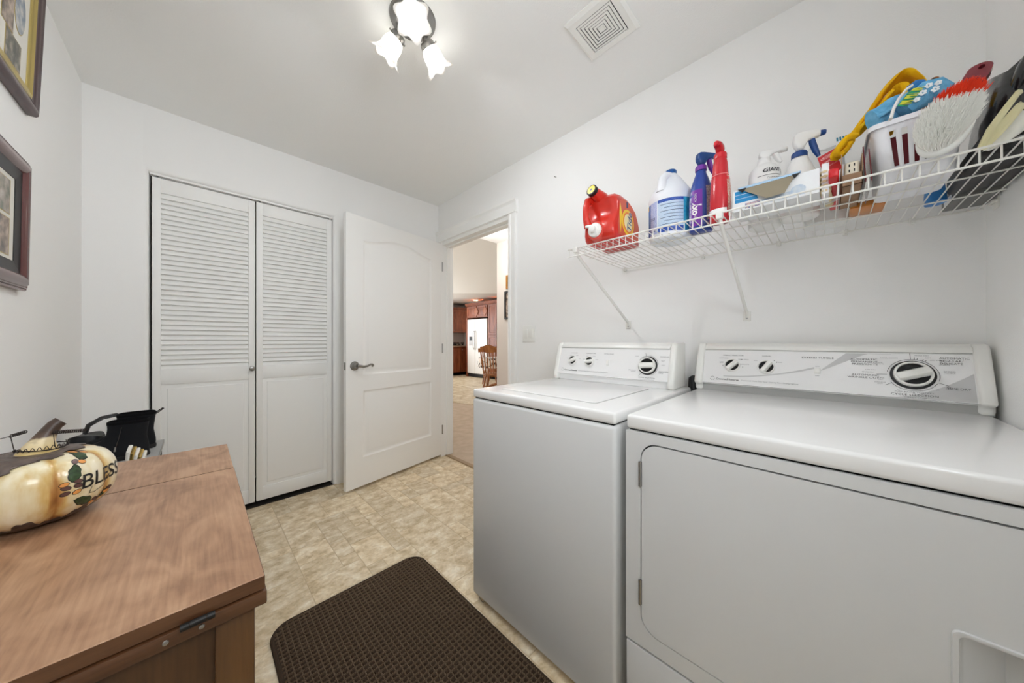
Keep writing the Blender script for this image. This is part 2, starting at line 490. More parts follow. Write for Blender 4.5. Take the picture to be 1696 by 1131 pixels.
# ---- door casing on the right wall
tr = bpy.data.objects.new('trim_1', None); C.objects.link(tr); tr.location = (XB, 2.16, 0); struct(tr, 'white moulded casing around the open doorway')
def casing(y0, y1, z1):
    W_ = y1 - y0
    pf = [(0,0),(0,0.016),(0.006,0.019),(W_*0.3,0.019),(W_*0.36,0.014),(W_*0.62,0.014),(W_*0.68,0.018),(W_-0.006,0.018),(W_,0.014),(W_,0)]
    return MB().prism(pf, 0, z1, lambda u, v, w_: (XB-v, y0+u, w_))
casing(1.621, 1.700, 2.068).build('casing', M_trim, tr, smooth=25)
casing(2.620, 2.697, 2.068).build('casing', M_trim, tr, smooth=25)
hc = MB()
pf = [(0,2.068),(0.026,2.068),(0.026,2.078),(0.018,2.082),(0.018,2.140),(0.022,2.146),(0.032,2.156),(0.034,2.168),(0,2.168)]
hc.prism(pf, 1.612, 2.6985, lambda u, v, w_: (XB-u, w_, v))
hc.build('head_casing', M_trim, tr, smooth=25)
jb = MB()
jb.box(XB-0.002, XB+0.122, DY1-0.004, DY1+0.016, 0, DZ); jb.box(XB+0.045, XB+0.085, DY1-0.016, DY1-0.004, 0, DZ-0.012)
jb.build('jamb', M_trim, tr, smooth=0, bevel=0.002)
jb = MB()
jb.box(XB-0.002, XB+0.122, DY0-0.016, DY0+0.004, 0, DZ); jb.box(XB+0.045, XB+0.085, DY0+0.004, DY0+0.016, 0, DZ-0.012)
jb.build('jamb', M_trim, tr, smooth=0, bevel=0.002)
jb = MB(); jb.box(XB-0.002, XB+0.122, DY0, DY1, DZ-0.018, DZ+0.014); jb.box(XB+0.045, XB+0.085, DY0, DY1, DZ-0.03, DZ-0.018)
jb.build('head_jamb', M_trim, tr, smooth=0, bevel=0.002)

# ---- the open panelled door (local: x from hinge to free edge, y outwards from the face seen, z up)
d1 = bpy.data.objects.new('door_1', None); C.objects.link(d1)
hx, hy = 1.664, 2.622
ux, uy = -0.9825, -0.1865
d1.location = (hx, hy, 0.022)
d1.rotation_euler = (0, 0, math.atan2(uy, ux))
struct(d1, 'white two panel door with arched upper panel standing open'); d1['category'] = 'door'
DWd, DHt, DT = 0.925, 2.028, 0.035
# local frame: +x toward free edge; rotated by ~190.7 deg so local +y points to camera side (-Y world)
def outline(s_, x0, x1, z0, zs, A):
    a, b = x0 + s_, x1 - s_
    pts = [(a, z0 + s_), (b, z0 + s_)]
    n = 24 if A > 0 else 1
    for i in range(n + 1):
        t = i / n
        x = b + (a - b)*t
        y = zs - s_
        if A > 0:
            q = 1 - abs(2*t - 1); q = min(1, q*1.12); y += A * (q*q*(3 - 2*q))
        pts.append((x, y))
    return pts
pan = [(0.13, 0.795, 0.834, 1.852, 0.058), (0.13, 0.795, 0.214, 0.716, 0.0)]
fr_d = lambda u, v, w_: (u, w_, v)
outer = [(0, 0), (DWd, 0), (DWd, DHt), (0, DHt)]
holes = [outline(0, *p) for p in pan]
lists = [[Vector((u, v, 0)) for u, v in outer]] + [[Vector((u, v, 0)) for u, v in h] for h in holes]
tris = tessellate_polygon(lists)
allp = [p for l in lists for p in l]
sl = MB()
sl.add([(p.x, 0, p.y) for p in allp], [tuple(t) for t in tris])
for p in pan:
    seq = [(0.0, 0.0), (0.006, -0.0035), (0.012, -0.0075), (0.018, -0.009), (0.026, -0.0085), (0.044, -0.003), (0.047, -0.0025)]
    rr_ = [[(u, dpt, v) for u, v in outline(s_, *p)] for s_, dpt in seq]
    n = len(rr_[0]); vs = [q for r_ in rr_ for q in r_]; fs = []
    for i in range(len(rr_)-1):
        for j in range(n):
            k = (j+1) % n
            fs.append((i*n+j, i*n+k, (i+1)*n+k, (i+1)*n+j))
    fs.append(tuple((len(rr_)-1)*n + j for j in range(n)))
    sl.add(vs, fs)
sl.add([(0,0,0),(DWd,0,0),(DWd,0,DHt),(0,0,DHt),(0,-DT,0),(DWd,-DT,0),(DWd,-DT,DHt),(0,-DT,DHt)],
       [(4,5,6,7),(0,1,5,4),(1,2,6,5),(2,3,7,6),(3,0,4,7)])
sl.build('slab', M_door, d1, local=True, smooth=25, recalc=True)
hz = 0.93 - 0.022
lv = MB()
lv.lathe([(0.0, 0.0), (0.033, 0.0), (0.034, 0.004), (0.031, 0.009), (0.02, 0.012), (0.016, 0.03), (0.015, 0.045), (0.0, 0.047)][1:-1], (0.863, 0, hz), 28, (0, 1, 0))
lv.build('rosette', M_nickel, d1, local=True)
lv = MB()
pts = [(0.863, 0.046, hz), (0.850, 0.052, hz), (0.82, 0.054, hz-0.006), (0.79, 0.053, hz-0.002), (0.768, 0.052, hz+0.008), (0.752, 0.052, hz+0.008), (0.744, 0.052, hz+0.0), (0.75, 0.052, hz-0.007), (0.757, 0.052, hz-0.004)]
lv.tube(pts, [0.012, 0.011, 0.009, 0.008, 0.0075, 0.007, 0.007, 0.006, 0.005], 10)
lv.build('lever', M_nickel, d1, local=True)
lt = MB(); lt.box(DWd, DWd+0.0015, -0.03, -0.005, hz-0.028, hz+0.028); lt.prism([(0,-0.024),(0.011,-0.01),(0.011,-0.008),(0,-0.008)], hz-0.009, hz+0.009, lambda u, v, w_: (DWd+u, v, w_))
lt.build('latch', M_nickel, d1, local=True, smooth=0)
for zc in (1.83, 1.045, 0.262):
    hg = MB(); hg.tube([(-0.004, 0.004, zc-0.066), (-0.004, 0.004, zc+0.022)], 0.0055, 10); hg.box(-0.002, 0.001, -0.03, 0.002, zc-0.066, zc+0.022)
    hg.build('hinge', M_steel, d1, local=True)

# ---- louvred closet doors
def closet_door(name, label, x0, knob=False):
    d = bpy.data.objects.new(name, None); C.objects.link(d); d.location = (x0, 2.718, 0.03)
    struct(d, label); d['category'] = 'door'
    W_, H_, T_ = 0.4575, 2.023, 0.028
    sw = 0.034
    for xx in (0, W_-sw):
        MB().box(xx, xx+sw, 0, T_, 0, H_).build('stile', M_louv, d, local=True, bevel=0.0015, smooth=30)
    for z0, z1 in ((0, 0.089), (0.829, 0.915), (1.941, H_)):
        MB().box(sw, W_-sw, 0.0008, T_-0.0008, z0, z1).build('rail', M_louv, d, local=True, bevel=0.0012, smooth=30)
    p = MB()
    rr_ = []
    for s_, dep in ((0, 0.0075), (0.024, 0.0055), (0.0265, 0.0022), (0.03, 0.0018)):
        rr_.append([(sw+s_, dep, 0.089+s_), (W_-sw-s_, dep, 0.089+s_), (W_-sw-s_, dep, 0.829-s_), (sw+s_, dep, 0.829-s_)])
    vs = [q for r_ in rr_ for q in r_]; fs = []
    for i in range(3):
        for j in range(4): fs.append((i*4+j, i*4+(j+1) % 4, (i+1)*4+(j+1) % 4, (i+1)*4+j))
    fs.append((12, 13, 14, 15)); p.add(vs, fs)
    p.box(sw, W_-sw, 0.012, 0.02, 0.089, 0.829)
    p.build('panel', M_louv, d, local=True, smooth=20)
    n = 35; pitch = (1.941-0.915)/n
    s0 = MB()
    s0.prism([(0.0020, -0.0025), (0.0085, -0.0068), (0.027, 0.0335), (0.0215, 0.0345)], sw, W_-sw, lambda u, v, w_: (w_, u, v))
    base = None
    for i in range(n):
        z = 0.915 + pitch*i + 0.0035
        if base is None:
            base = s0.build('slat', M_louv, d, local=True, smooth=0, bevel=0.001, bseg=1); base.location = (0, 0, z)
        else:
            inst(base, d, (0, 0, z), 'slat')
    if knob:
        k = MB(); k.lathe([(0.006, 0), (0.006, 0.01), (0.014, 0.018), (0.0165, 0.024), (0.014, 0.029), (0.006, 0.031)], (W_-0.017, 0, 0.90), 20, (0, -1, 0))
        k.build('knob', M_nickel, d, local=True)
    for xx in (0.02, W_-0.02):
        MB().tube([(xx, 0.014, H_), (xx, 0.014, H_+0.016)], 0.004, 8).build('pivot_pin', M_steel, d, local=True)
    return d
closet_door('door_2', 'left louvred closet door with a small metal knob', -0.186, True)
closet_door('door_3', 'right louvred closet door beside the open white door', 0.2785)
tk = MB(); tk.prism([(0, CZ), (0.03, CZ), (0.03, CZ-0.012), (0.027, CZ-0.012), (0.027, CZ-0.003), (0.003, CZ-0.003), (0.003, CZ-0.012), (0, CZ-0.012)], CX0+0.002, CX1-0.002, lambda u, v, w_: (w_, 2.715+u, v))
struct(tk.build('trim_3', M_trim, smooth=0), 'white metal track above the closet doors')

# ---- hall, great room and kitchen beyond the doorway
M_wall2 = mat('hall_paint', (226, 220, 214), 0.8, spec=0.2)
HX = 2.867; HY = 3.157
struct(MB().box(HX, HX+0.12, -1.0, HY, 0, 4.2).build('wall_hall', M_wall2, smooth=0))
struct(MB().box(XB+0.12, HX, -1.12, -1.0, 0, HC).build('wall_hall_end', M_wall2, smooth=0))
struct(MB().box(XB, XB+0.12, YA+0.12, 9.6, 0, 4.2).build('wall_great_room_side', M_wall2, smooth=0))
struct(MB().box(XB+0.12, HX, -1.0, HY, HC, HC+0.06).build('ceiling_hall', M_ceil, smooth=0))
struct(MB().box(XB+0.12, HX+0.12, HY-0.1, HY, HC+0.06, 4.2).build('wall_hall_header', M_wall2, smooth=0))
struct(MB().box(XB+0.12, 7.2, 9.5, 9.6, 0, 4.2).build('wall_great_room_far', M_wall2, smooth=0))
struct(MB().box(7.0, 7.1, HY, 9.5, 0, 4.2).build('wall_kitchen', M_wall2, smooth=0))
struct(MB().box(HX+0.12, 7.1, HY-0.1, HY, 0, 4.2).build('wall_great_room_near', M_wall2, smooth=0))
K = 12.30
def zs(x, y): return HC + 0.25*(K - (x+y))/math.sqrt(2)
gc = MB(); P4 = [(XB+0.1, HY-0.02), (7.1, HY-0.02), (7.1, K-7.1), (K-9.55, 9.55), (XB+0.1, 9.55)]
gc.prism([(x, y) for x, y in P4], 0, 0.05, lambda u, v, w_: (u, v, zs(u, v)+w_))
struct(gc.build('ceiling_great_room', M_ceil, smooth=0))
M_ceilk = mat('kitchen_ceiling_paint', (214, 211, 206), 0.85, spec=0.2)
kc = MB(); kc.prism([(7.1, K-7.1), (7.1, 9.55), (K-9.55, 9.55)], HC, HC+0.05, lambda u, v, w_: (u, v, w_))
struct(kc.build('ceiling_kitchen', M_ceilk, smooth=0))
cf = MB(); cf.box(1.722, 7.1, -1.0, 9.55, -0.05, -0.004)
struct(cf.build('floor_hall', M_carpet, smooth=0), 'beige carpet of the hall beyond the doorway')
kf = MB(); kf.prism([(2.39, 8.25), (3.72, 3.2), (7.0, 3.2), (7.0, 9.5), (2.1, 9.5)], -0.004, 0.002, lambda u, v, w_: (u, v, w_))
struct(kf.build('floor_kitchen', M_tile_far, smooth=0), 'beige tile look kitchen floor far beyond the doorway')

# ================================================================= CEILING LIGHT AND VENT
LX, LY = 0.626, 1.204
M_shade = bpy.data.materials.new('frosted_glass_shade'); M_shade.use_nodes = True
_n = M_shade.node_tree; _b = _n.nodes['Principled BSDF']
_b.inputs['Base Color'].default_value = lin((250, 248, 244)); _b.inputs['Roughness'].default_value = 0.35
_tr = _n.nodes.new('ShaderNodeBsdfTranslucent'); _tr.inputs[0].default_value = lin((252, 250, 246))
_mx = _n.nodes.new('ShaderNodeMixShader'); _mx.inputs[0].default_value = 0.42
_n.links.new(_b.outputs[0], _mx.inputs[1]); _n.links.new(_tr.outputs[0], _mx.inputs[2])
_n.links.new(_mx.outputs[0], _n.nodes['Material Output'].inputs['Surface'])
M_bulb = mat('lit_bulb', (255, 255, 255), 0.5, emit=((246, 250, 255), BULB_S))
lamp = thing('ceiling_light', 'brushed nickel ceiling light with three lit frosted tulip shades', 'ceiling light', (LX, LY, HC))
pl = MB()
pl.lathe([(0.0, -0.052), (0.03, -0.05), (0.052, -0.044), (0.06, -0.036), (0.066, -0.034), (0.07, -0.026), (0.078, -0.022), (0.082, -0.014), (0.09, -0.010), (0.092, 0.0)], (LX, LY, HC), 48,
         wob=lambda r_, h, t: (r_ + (0.0012*math.cos(24*t) if 0.055 < r_ < 0.075 else 0), h))
pl.build('canopy_plate', M_nickel, lamp)
for k, ang in enumerate((-117.4, 2.6, 122.6)):
    ca, sa = math.cos(math.radians(ang)), math.sin(math.radians(ang))
    neck = Vector((LX + 0.070*ca, LY + 0.070*sa, HC - 0.062))
    mouth = Vector((LX + 0.128*ca, LY + 0.128*sa, HC - 0.128))
    ax = (mouth - neck).normalized(); L = (mouth - neck).length
    s_ = MB()
    s_.tube([(LX + 0.05*ca, LY + 0.05*sa, HC - 0.03), tuple(neck - ax*0.012)], 0.009, 10)
    s_.lathe([(0.012, -0.016), (0.026, -0.012), (0.030, -0.004), (0.030, 0.012), (0.028, 0.012)], neck, 24, ax)
    s_.build('fitter', M_nickel, lamp)
    fa = ax.orthogonal().normalized(); fb = ax.cross(fa)
    for q in range(3):
        dv = fa*math.cos(q*2.094+0.5) + fb*math.sin(q*2.094+0.5)
        MB().tube([tuple(neck + ax*0.006 + dv*0.028), tuple(neck + ax*0.006 + dv*0.037), tuple(neck + ax*0.006 + dv*0.040)], [0.0025, 0.0025, 0.0045], 8).build('thumb_screw', M_nickel, lamp)
    g = MB()
    def wob(r_, h, t):
        q = max(0.0, (h - L*0.62) / (L*0.38))
        return r_ * (1 + 0.13*q*q*math.cos(6*t)), h + 0.006*q*q*math.cos(6*t)
    prof = [(0.024, 0.0), (0.029, 0.008), (0.036, 0.022), (0.0395, 0.038), (0.040, 0.052), (0.041, 0.064), (0.046, 0.076), (0.054, 0.085), (0.062, L+0.002)]
    prof2 = [(r_-0.0025, h) for r_, h in reversed(prof)]
    g.lathe(prof + prof2, neck, 48, ax, wob)
    sh = g.build('glass_shade', M_shade, lamp, smooth=60)
    b = MB(); b.lathe([(0.008, 0.0), (0.012, 0.010), (0.013, 0.018), (0.021, 0.032), (0.0245, 0.044), (0.021, 0.056), (0.012, 0.064), (0.0, 0.066)], neck, 20, ax)
    bo = b.build('bulb', M_bulb, sh)
    bo.visible_shadow = True

vent = thing('ceiling_vent', 'square white ceiling exhaust vent with concentric square louvres', 'vent', (1.2, 0.665, HC))
VX, VY, VS = 1.203, 0.667, 0.115
v = MB()
def sq(s_, z): return [(VX-s_, VY-s_, z), (VX+s_, VY-s_, z), (VX+s_, VY+s_, z), (VX-s_, VY+s_, z)]
v.rings([sq(VS, HC), sq(VS, HC-0.004), sq(VS-0.012, HC-0.014), sq(0.080, HC-0.015), sq(0.078, HC-0.010), sq(0.078, HC-0.009)], cap0=False, cap1=False)
v.build('frame', M_plastic, vent, smooth=0)
MB().box(VX-0.079, VX+0.079, VY-0.079, VY+0.079, HC-0.0105, HC-0.0095).build('backing', M_dark, vent, smooth=0)
for k in range(6):
    o_ = 0.0755 - k*0.0122
    v = MB(); v.rings([sq(o_, HC-0.0115), sq(o_, HC-0.0124), sq(o_-0.0090, HC-0.0136), sq(o_-0.0090, HC-0.0115)], closed=True)
    v.build('louver', M_plastic, vent, smooth=0)
MB().box(VX-0.0095, VX+0.0095, VY-0.0095, VY+0.0095, HC-0.0145, HC-0.0105).build('centre_cap', M_plastic, vent, bevel=0.001)

# ================================================================= WASHER AND DRYER
def knob(parent, fr, u, v, R, ang, skirt=False, prefix='knob'):
    """dial: flat grip bar with dark recesses each side"""
    k = MB()
    o = Vector(fr(u, v, 0)); N = (Vector(fr(u, v, 1)) - o)
    h0 = 0.0
    if skirt:
        s_ = MB(); s_.lathe([(R*1.16, 0.0), (R*1.16, 0.003), (R*1.08, 0.005), (0.0, 0.005)], o, 40, N)
        s_.build(prefix + '_skirt', M_black, parent)
        h0 = 0.005
    k.lathe([(R, h0), (R, h0+0.010), (R*0.95, h0+0.013), (R*0.86, h0+0.013), (R*0.84, h0+0.007), (0.0, h0+0.007)], o, 40, N)
    ko = k.build(prefix, M_plastic, parent, smooth=30)
    d = MB(); d.lathe([(R*0.845, h0+0.0072), (0.0, h0+0.0072)], o, 32, N)
    d.build('recess', M_black, ko)
    c, s2 = math.cos(ang), math.sin(ang)
    def fk(a, b, w_): return fr(u + a*c - b*s2, v + a*s2 + b*c, w_)
    g = MB(); W_ = R*0.40
    q = R*0.93
    g.hexa([fk(-q, -W_, h0+0.006), fk(q, -W_, h0+0.006), fk(q, W_, h0+0.006), fk(-q, W_, h0+0.006),
            fk(-q*0.92, -W_*0.55, h0+0.022), fk(q*0.92, -W_*0.55, h0+0.022), fk(q*0.92, W_*0.55, h0+0.022), fk(-q*0.92, W_*0.55, h0+0.022)])
    g.build('grip', M_plastic, ko, bevel=0.0015, smooth=30)
    return ko

def console(parent, y_left, y_right, prof, back, xface0, zface0, xface1, zface1, cap=0.027):
    """end caps, face panel, top trim.  left = larger Y.  returns panel frame (u to the right, v up, n out)"""
    top = prof[-1]
    full = prof + [(back, top[1]), (back, prof[0][1])]
    for a, b in ((y_left - cap, y_left), (y_right, y_right + cap)):
        m = MB(); m.prism(full, a, b, lambda u, v, w_: (u, w_, v))
        m.build('end_cap', M_plastic, parent, bevel=0.010, bseg=4, bang=40, smooth=50)
    dx, dz = xface1 - xface0, zface1 - zface0
    Ls = math.hypot(dx, dz); V = Vector((dx/Ls, 0, dz/Ls)); N = Vector((-dz/Ls, 0, dx/Ls))
    m = MB()
    body = [(xface0, zface0), (xface1, zface1), (xface1+0.012, zface1+0.006), (back-0.005, zface1+0.006), (back-0.005, prof[0][1]), (xface0+0.02, prof[0][1]), (xface0+0.018, zface0-0.004)]
    m.prism(body, y_right + cap - 0.001, y_left - cap + 0.001, lambda u, v, w_: (u, w_, v))
    m.build('face_panel', M_panel, parent, smooth=20)
    m = MB()
    tp = [(xface1-0.006, zface1+0.004), (xface1+0.004, zface1+0.020), (top[0]+0.004, top[1]-0.008), (top[0]+0.014, top[1]-0.001), (back-0.002, top[1]-0.001), (back-0.002, zface1+0.004)]
    m.prism(tp, y_right + cap - 0.001, y_left - cap + 0.001, lambda u, v, w_: (u, w_, v))
    m.build('top_trim', M_plastic, parent, bevel=0.003, smooth=30)
    O = Vector((xface0, y_left - cap, zface0))
    fr = frame(O, (0, -1, 0), V, N)
    return fr, Ls

def logo(mb, mbl, fr, u, v):
    for a0, a1 in ((20, 160), (190, 260), (290, 350)):
        line2(mb, fr, arc(u, v, 0.0075, a0, a1, 14), 0.0012, 0.0006)
    put_text(mb, fr, 'Crowned Reserve', u+0.013, v-0.005, 0.0105, 0.0006, bold=0.0002)
    put_text(mbl, fr, 'Commercial Heavy Duty Super Capacity Plus 4 Drying Options', u+0.098, v-0.0035, 0.0066, 0.0006)

# ---- washer
WX0, WX1, WY0, WY1 = 0.844, 1.565, 0.426, 1.087
wa = thing('washing_machine', 'white top loading washing machine left of the dryer', 'washer', ((WX0+WX1)/2, (WY0+WY1)/2, 0))
m = MB(); m.box(WX0, WX1-0.01, WY0, WY1, 0.022, 0.8655)
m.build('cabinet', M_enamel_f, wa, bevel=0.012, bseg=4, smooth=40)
m = MB(); m.box(WX0+0.01, WX1-0.02, WY0+0.01, WY1-0.01, 0.8655, 0.8705); m.build('seam', M_dark, wa, smooth=0)
m = MB(); m.box(WX0+0.001, WX1, WY0+0.001, WY1-0.001, 0.8695, 0.905)
m.build('top_panel', M_enamel, wa, bevel=0.009, bseg=4, smooth=40)
m = MB()
m.prism(rrect(0.925, 1.385, 0.535, 1.005, 0.02), 0.9046, 0.9056, lambda u, v, w_: (u, v, w_))
m.build('lid_gap', M_midgrey, wa, smooth=0)
m = MB()
m.prism(rrect(0.928, 1.383, 0.538, 1.002, 0.018), 0.905, 0.9075, lambda u, v, w_: (u, v, w_))
m.build('lid', M_enamel, wa, bevel=0.0015, bseg=2, smooth=40)
for yy in (WY0+0.05, WY1-0.045):
    for xx in (WX0+0.05, WX1-0.08):
        f = MB(); f.lathe([(0.022, 0.0), (0.022, 0.008), (0.008, 0.012), (0.008, 0.03)], (xx, yy, 0.0), 14); f.build('foot', M_black, wa)
frw, Lw = console(wa, 1.072, 0.448, [(1.403, 0.9055), (1.397, 0.925), (1.398, 0.935), (1.440, 1.088), (1.452, 1.105)], 1.562, 1.404, 0.938, 1.441, 1.074)
kb1 = knob(wa, frw, 0.087, 0.074, 0.0245, math.radians(28))
kb2 = knob(wa, frw, 0.188, 0.072, 0.0245, math.radians(10))
kb3 = knob(wa, frw, 0.482, 0.066, 0.036, math.radians(4), True, 'cycle_dial')
m = MB(); m.prism(rrect(0.281, 0.295, 0.056, 0.085, 0.002, 3), 0, 0.004, frw); m.build('rocker_switch', M_plastic, wa, bevel=0.001)
ink, inl = MB(), MB()
logo(ink, inl, frw, 0.028, 0.022)
put_text(inl, frw, 'LOAD SIZE', 0.087, 0.112, 0.0068, 0.0006, align='CENTER', sx=1.25)
put_text(inl, frw, 'TEMPERATURE', 0.188, 0.112, 0.0068, 0.0006, align='CENTER', sx=1.25)
put_text(inl, frw, 'EXTRA RINSE', 0.288, 0.112, 0.0068, 0.0006, align='CENTER', sx=1.25)
for a in (20, 60, 120, 160):
    c_, s_ = math.cos(math.radians(a)), math.sin(math.radians(a))
    put_text(inl, frw, 'HIGH' if a < 90 else 'LOW', 0.087+0.040*c_, 0.072+0.032*s_, 0.005, 0.0006, align='CENTER')
    put_text(inl, frw, 'WARM' if a < 90 else 'COLD', 0.188+0.040*c_, 0.070+0.032*s_, 0.005, 0.0006, align='CENTER')
for a0, a1 in ((100, 150), (10, 85), (-60, -10)):
    line2(ink, frw, arc(0.482, 0.066, 0.0455, a0, a1, 14), 0.0010, 0.0006)
line2(ink, frw, [(0.472, 0.111), (0.468, 0.122)], 0.0012, 0.0006); line2(ink, frw, [(0.455, 0.031), (0.446, 0.018)], 0.0012, 0.0006)
put_text(ink, frw, 'REGULAR', 0.532, 0.106, 0.0072, 0.0006, sx=1.2)
put_text(inl, frw, 'SOAK', 0.437, 0.106, 0.006, 0.0006, align='RIGHT'); put_text(inl, frw, 'HEAVY', 0.537, 0.088, 0.0055, 0.0006); put_text(inl, frw, 'LIGHT', 0.540, 0.07, 0.0055, 0.0006)
put_text(ink, frw, 'PERMANENT\nPRESS', 0.531, 0.040, 0.0064, 0.0006, sx=1.2); put_text(inl, frw, 'DELICATE\nKNITS', 0.43, 0.040, 0.0064, 0.0006, align='RIGHT', sx=1.2)
put_text(ink, frw, 'CYCLE SELECTION', 0.482, 0.009, 0.0068, 0.0006, align='CENTER', sx=1.25); put_text(inl, frw, 'PULL KNOB OUT TO START', 0.482, 0.002, 0.0045, 0.0006, align='CENTER', sx=1.2)
stuff(ink.build('lettering', M_ink, wa, smooth=0)); stuff(inl.build('small_lettering', M_inkl, wa, smooth=0))
# drain hose peeking out between the machines, behind
hs = thing('drain_hose', 'black corrugated hose loop behind the gap between washer and dryer', 'hose', (1.50, 0.414, 0.80))
hh = MB()
pts = [(1.585, 0.43, 0.70), (1.588, 0.425, 0.84), (1.59, 0.424, 0.91), (1.60, 0.428, 0.945), (1.625, 0.44, 0.94), (1.635, 0.45, 0.80), (1.64, 0.46, 0.40), (1.64, 0.46, 0.02)]
hh.tube(pts, 0.015, 12); hh.build('tubing', M_black, hs)

cw = thing('wire_tangle', 'thin loose wire tangle on the floor under the washer corner', 'wire', (0.862, 1.045, 0))
MB().tube([(0.856+0.010*math.cos(a*1.0)+0.0008*a, 1.062-0.0065*a+0.012*math.sin(a*1.3), 0.010+0.007*math.sin(a*0.9)) for a in [0.35*k for k in range(26)]], 0.0011, 5).build('strand', M_steel, cw)
# ---- dryer
RX0, RX1, RY0, RY1 = 0.856, 1.60, -0.327, 0.400
dr = thing('clothes_dryer', 'white front loading clothes dryer under the wire shelf, right of the washer', 'dryer', ((RX0+RX1)/2, (RY0+RY1)/2, 0))
# body as a box whose front carries the door opening recess
m = MB(); m.box(RX0+0.06, RX1, RY0, RY1, 0.02, 0.862); m.box(RX0+0.016, RX0+0.0602, RY0, RY0+0.02, 0.02, 0.862); m.box(RX0+0.016, RX0+0.0602, RY1-0.02, RY1, 0.02, 0.862)
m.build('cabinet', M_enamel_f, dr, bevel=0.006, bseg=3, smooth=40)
# front panel with the rounded door opening (frame of metal around the door)
DY_0, DY_1, DZ_0, DZ_1 = -0.255, 0.356, 0.325, 0.832
def front_frame(zb, zt, hole):
    fm = MB()
    o = [(RY0, zb), (RY1, zb), (RY1, zt), (RY0, zt)]
    hp = rrect(*hole, 0.045, 8)
    tr_ = tessellate_polygon([[Vector((a, b, 0)) for a, b in o], [Vector((a, b, 0)) for a, b in hp]])
    ap = o + hp
    fm.add([(RX0, a, b) for a, b in ap], [tuple(t) for t in tr_])
    n = len(hp)
    fm.add([(RX0, a, b) for a, b in hp] + [(RX0+0.016, a, b) for a, b in hp], [(j, (j+1) % n, n+(j+1) % n, n+j) for j in range(n)])
    fm.add([(RX0, a, b) for a, b in o] + [(RX0+0.017, a, b) for a, b in o], [(j, (j+1) % 4, 4+(j+1) % 4, 4+j) for j in range(4)])
    return fm
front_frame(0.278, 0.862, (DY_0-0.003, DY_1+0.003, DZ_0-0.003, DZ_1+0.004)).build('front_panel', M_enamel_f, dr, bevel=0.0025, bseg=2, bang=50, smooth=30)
m = MB(); _o = rrect(DY_0-0.003, DY_1+0.003, DZ_0-0.003, DZ_1+0.004, 0.045, 8); _i = rrect(DY_0+0.016, DY_1-0.016, DZ_0+0.016, DZ_1-0.016, 0.03, 8); _n2 = len(_o)
m.add([(RX0+0.0154, a, b) for a, b in _o] + [(RX0+0.0154, a, b) for a, b in _i], [(j, (j+1) % _n2, _n2+(j+1) % _n2, _n2+j) for j in range(_n2)]); m.build('door_gap', M_dark, dr, smooth=0)
# door with a pull pocket
dm = MB()
hp = rrect(DY_0, DY_1, DZ_0, DZ_1, 0.042, 8)
pk = [(-0.150, 0.38), (-0.145, 0.645), (-0.215, 0.645), (-0.230, 0.60), (-0.232, 0.38)]   # pocket outline (y,z)
pk = list(reversed(rrect(-0.232, -0.146, 0.40, 0.648, 0.010, 4)))
tr_ = tessellate_polygon([[Vector((a, b, 0)) for a, b in hp], [Vector((a, b, 0)) for a, b in pk]])
dm.add([(RX0, a, b) for a, b in hp + pk], [tuple(t) for t in tr_])
n = len(hp)
dm.add([(RX0, a, b) for a, b in hp] + [(RX0+0.014, a, b) for a, b in hp], [(j, (j+1) % n, n+(j+1) % n, n+j) for j in range(n)])
do = dm.build('door', M_enamel_f, dr, bevel=0.004, bseg=3, bang=60, smooth=35)
n = len(pk)
pm = MB()
cy, cz = -0.189, 0.524
def inset(s_, dep, keep=0.0):
    out = []
    for a, b in pk:
        out.append((RX0 + dep, cy + (a-cy)*(1-s_/0.043), cz + (b-cz)*(1-s_/0.124)))
    return out
ringz = [inset(-0.004, -0.0004), inset(-0.003, -0.004), inset(0.0, -0.0045), inset(0.003, -0.003), inset(0.004, 0.002)]
# pocket floor slopes deeper toward the far (right) side
deep = []
for (x, a, b) in inset(0.008, 0.0):
    t = (-0.146 - a) / 0.086
    deep.append((RX0 + 0.004 + 0.052*max(0.0, min(1.0, t)) ** 0.75, a if t < 0.5 else a + 0.022, b - 0.014*t))
ringz.append(deep)
pm.rings(ringz, cap0=False, cap1=True)
pm.build('pull_pocket', M_enamel_f, do, smooth=40)
for zc in (0.748, 0.426):
    hg = MB(); hg.tube([(RX0-0.002, DY_1+0.0035, zc-0.034), (RX0-0.002, DY_1+0.0035, zc+0.034)], 0.004, 10); hg.box(RX0-0.0005, RX0+0.004, DY_1-0.001, DY_1+0.007, zc-0.034, zc+0.034)
    hg.build('hinge', M_steel, dr)
m = MB(); m.box(RX0, RX0+0.017, RY0, RY1, 0.022, 0.271); m.build('toe_panel', M_enamel_f, dr, bevel=0.004, bseg=2, smooth=40)
m = MB(); m.box(RX0+0.008, RX0+0.03, RY0+0.004, RY1-0.004, 0.262, 0.29); m.build('seam', M_dark, dr, smooth=0)
m = MB(); m.box(RX0+0.012, RX1-0.01, RY0+0.006, RY1-0.006, 0.86, 0.868); m.build('seam', M_dark, dr, smooth=0)
m = MB(); m.box(RX0, RX1, RY0, RY1, 0.866, 0.905)
m.build('top_panel', M_enamel, dr, bevel=0.009, bseg=4, smooth=40)
for yy in (RY0+0.05, RY1-0.05):
    for xx in (RX0+0.06, RX1-0.06):
        f = MB(); f.lathe([(0.02, 0.0), (0.02, 0.008), (0.008, 0.012), (0.008, 0.03)], (xx, yy, 0.0), 14); f.build('foot', M_black, dr)
frd, Ld = console(dr, 0.404, -0.329, [(1.535, 0.9055), (1.535, 0.928), (1.517, 0.932), (1.516, 0.942), (1.572, 1.086), (1.586, 1.103)], 1.655, 1.524, 0.938, 1.577, 1.072, cap=0.030)
UL = 0.374
m = MB(); m.box(1.540, 1.60, -0.327, 0.400, 0.9045, 0.9305); m.build('console_base', M_midgrey, dr, smooth=0)
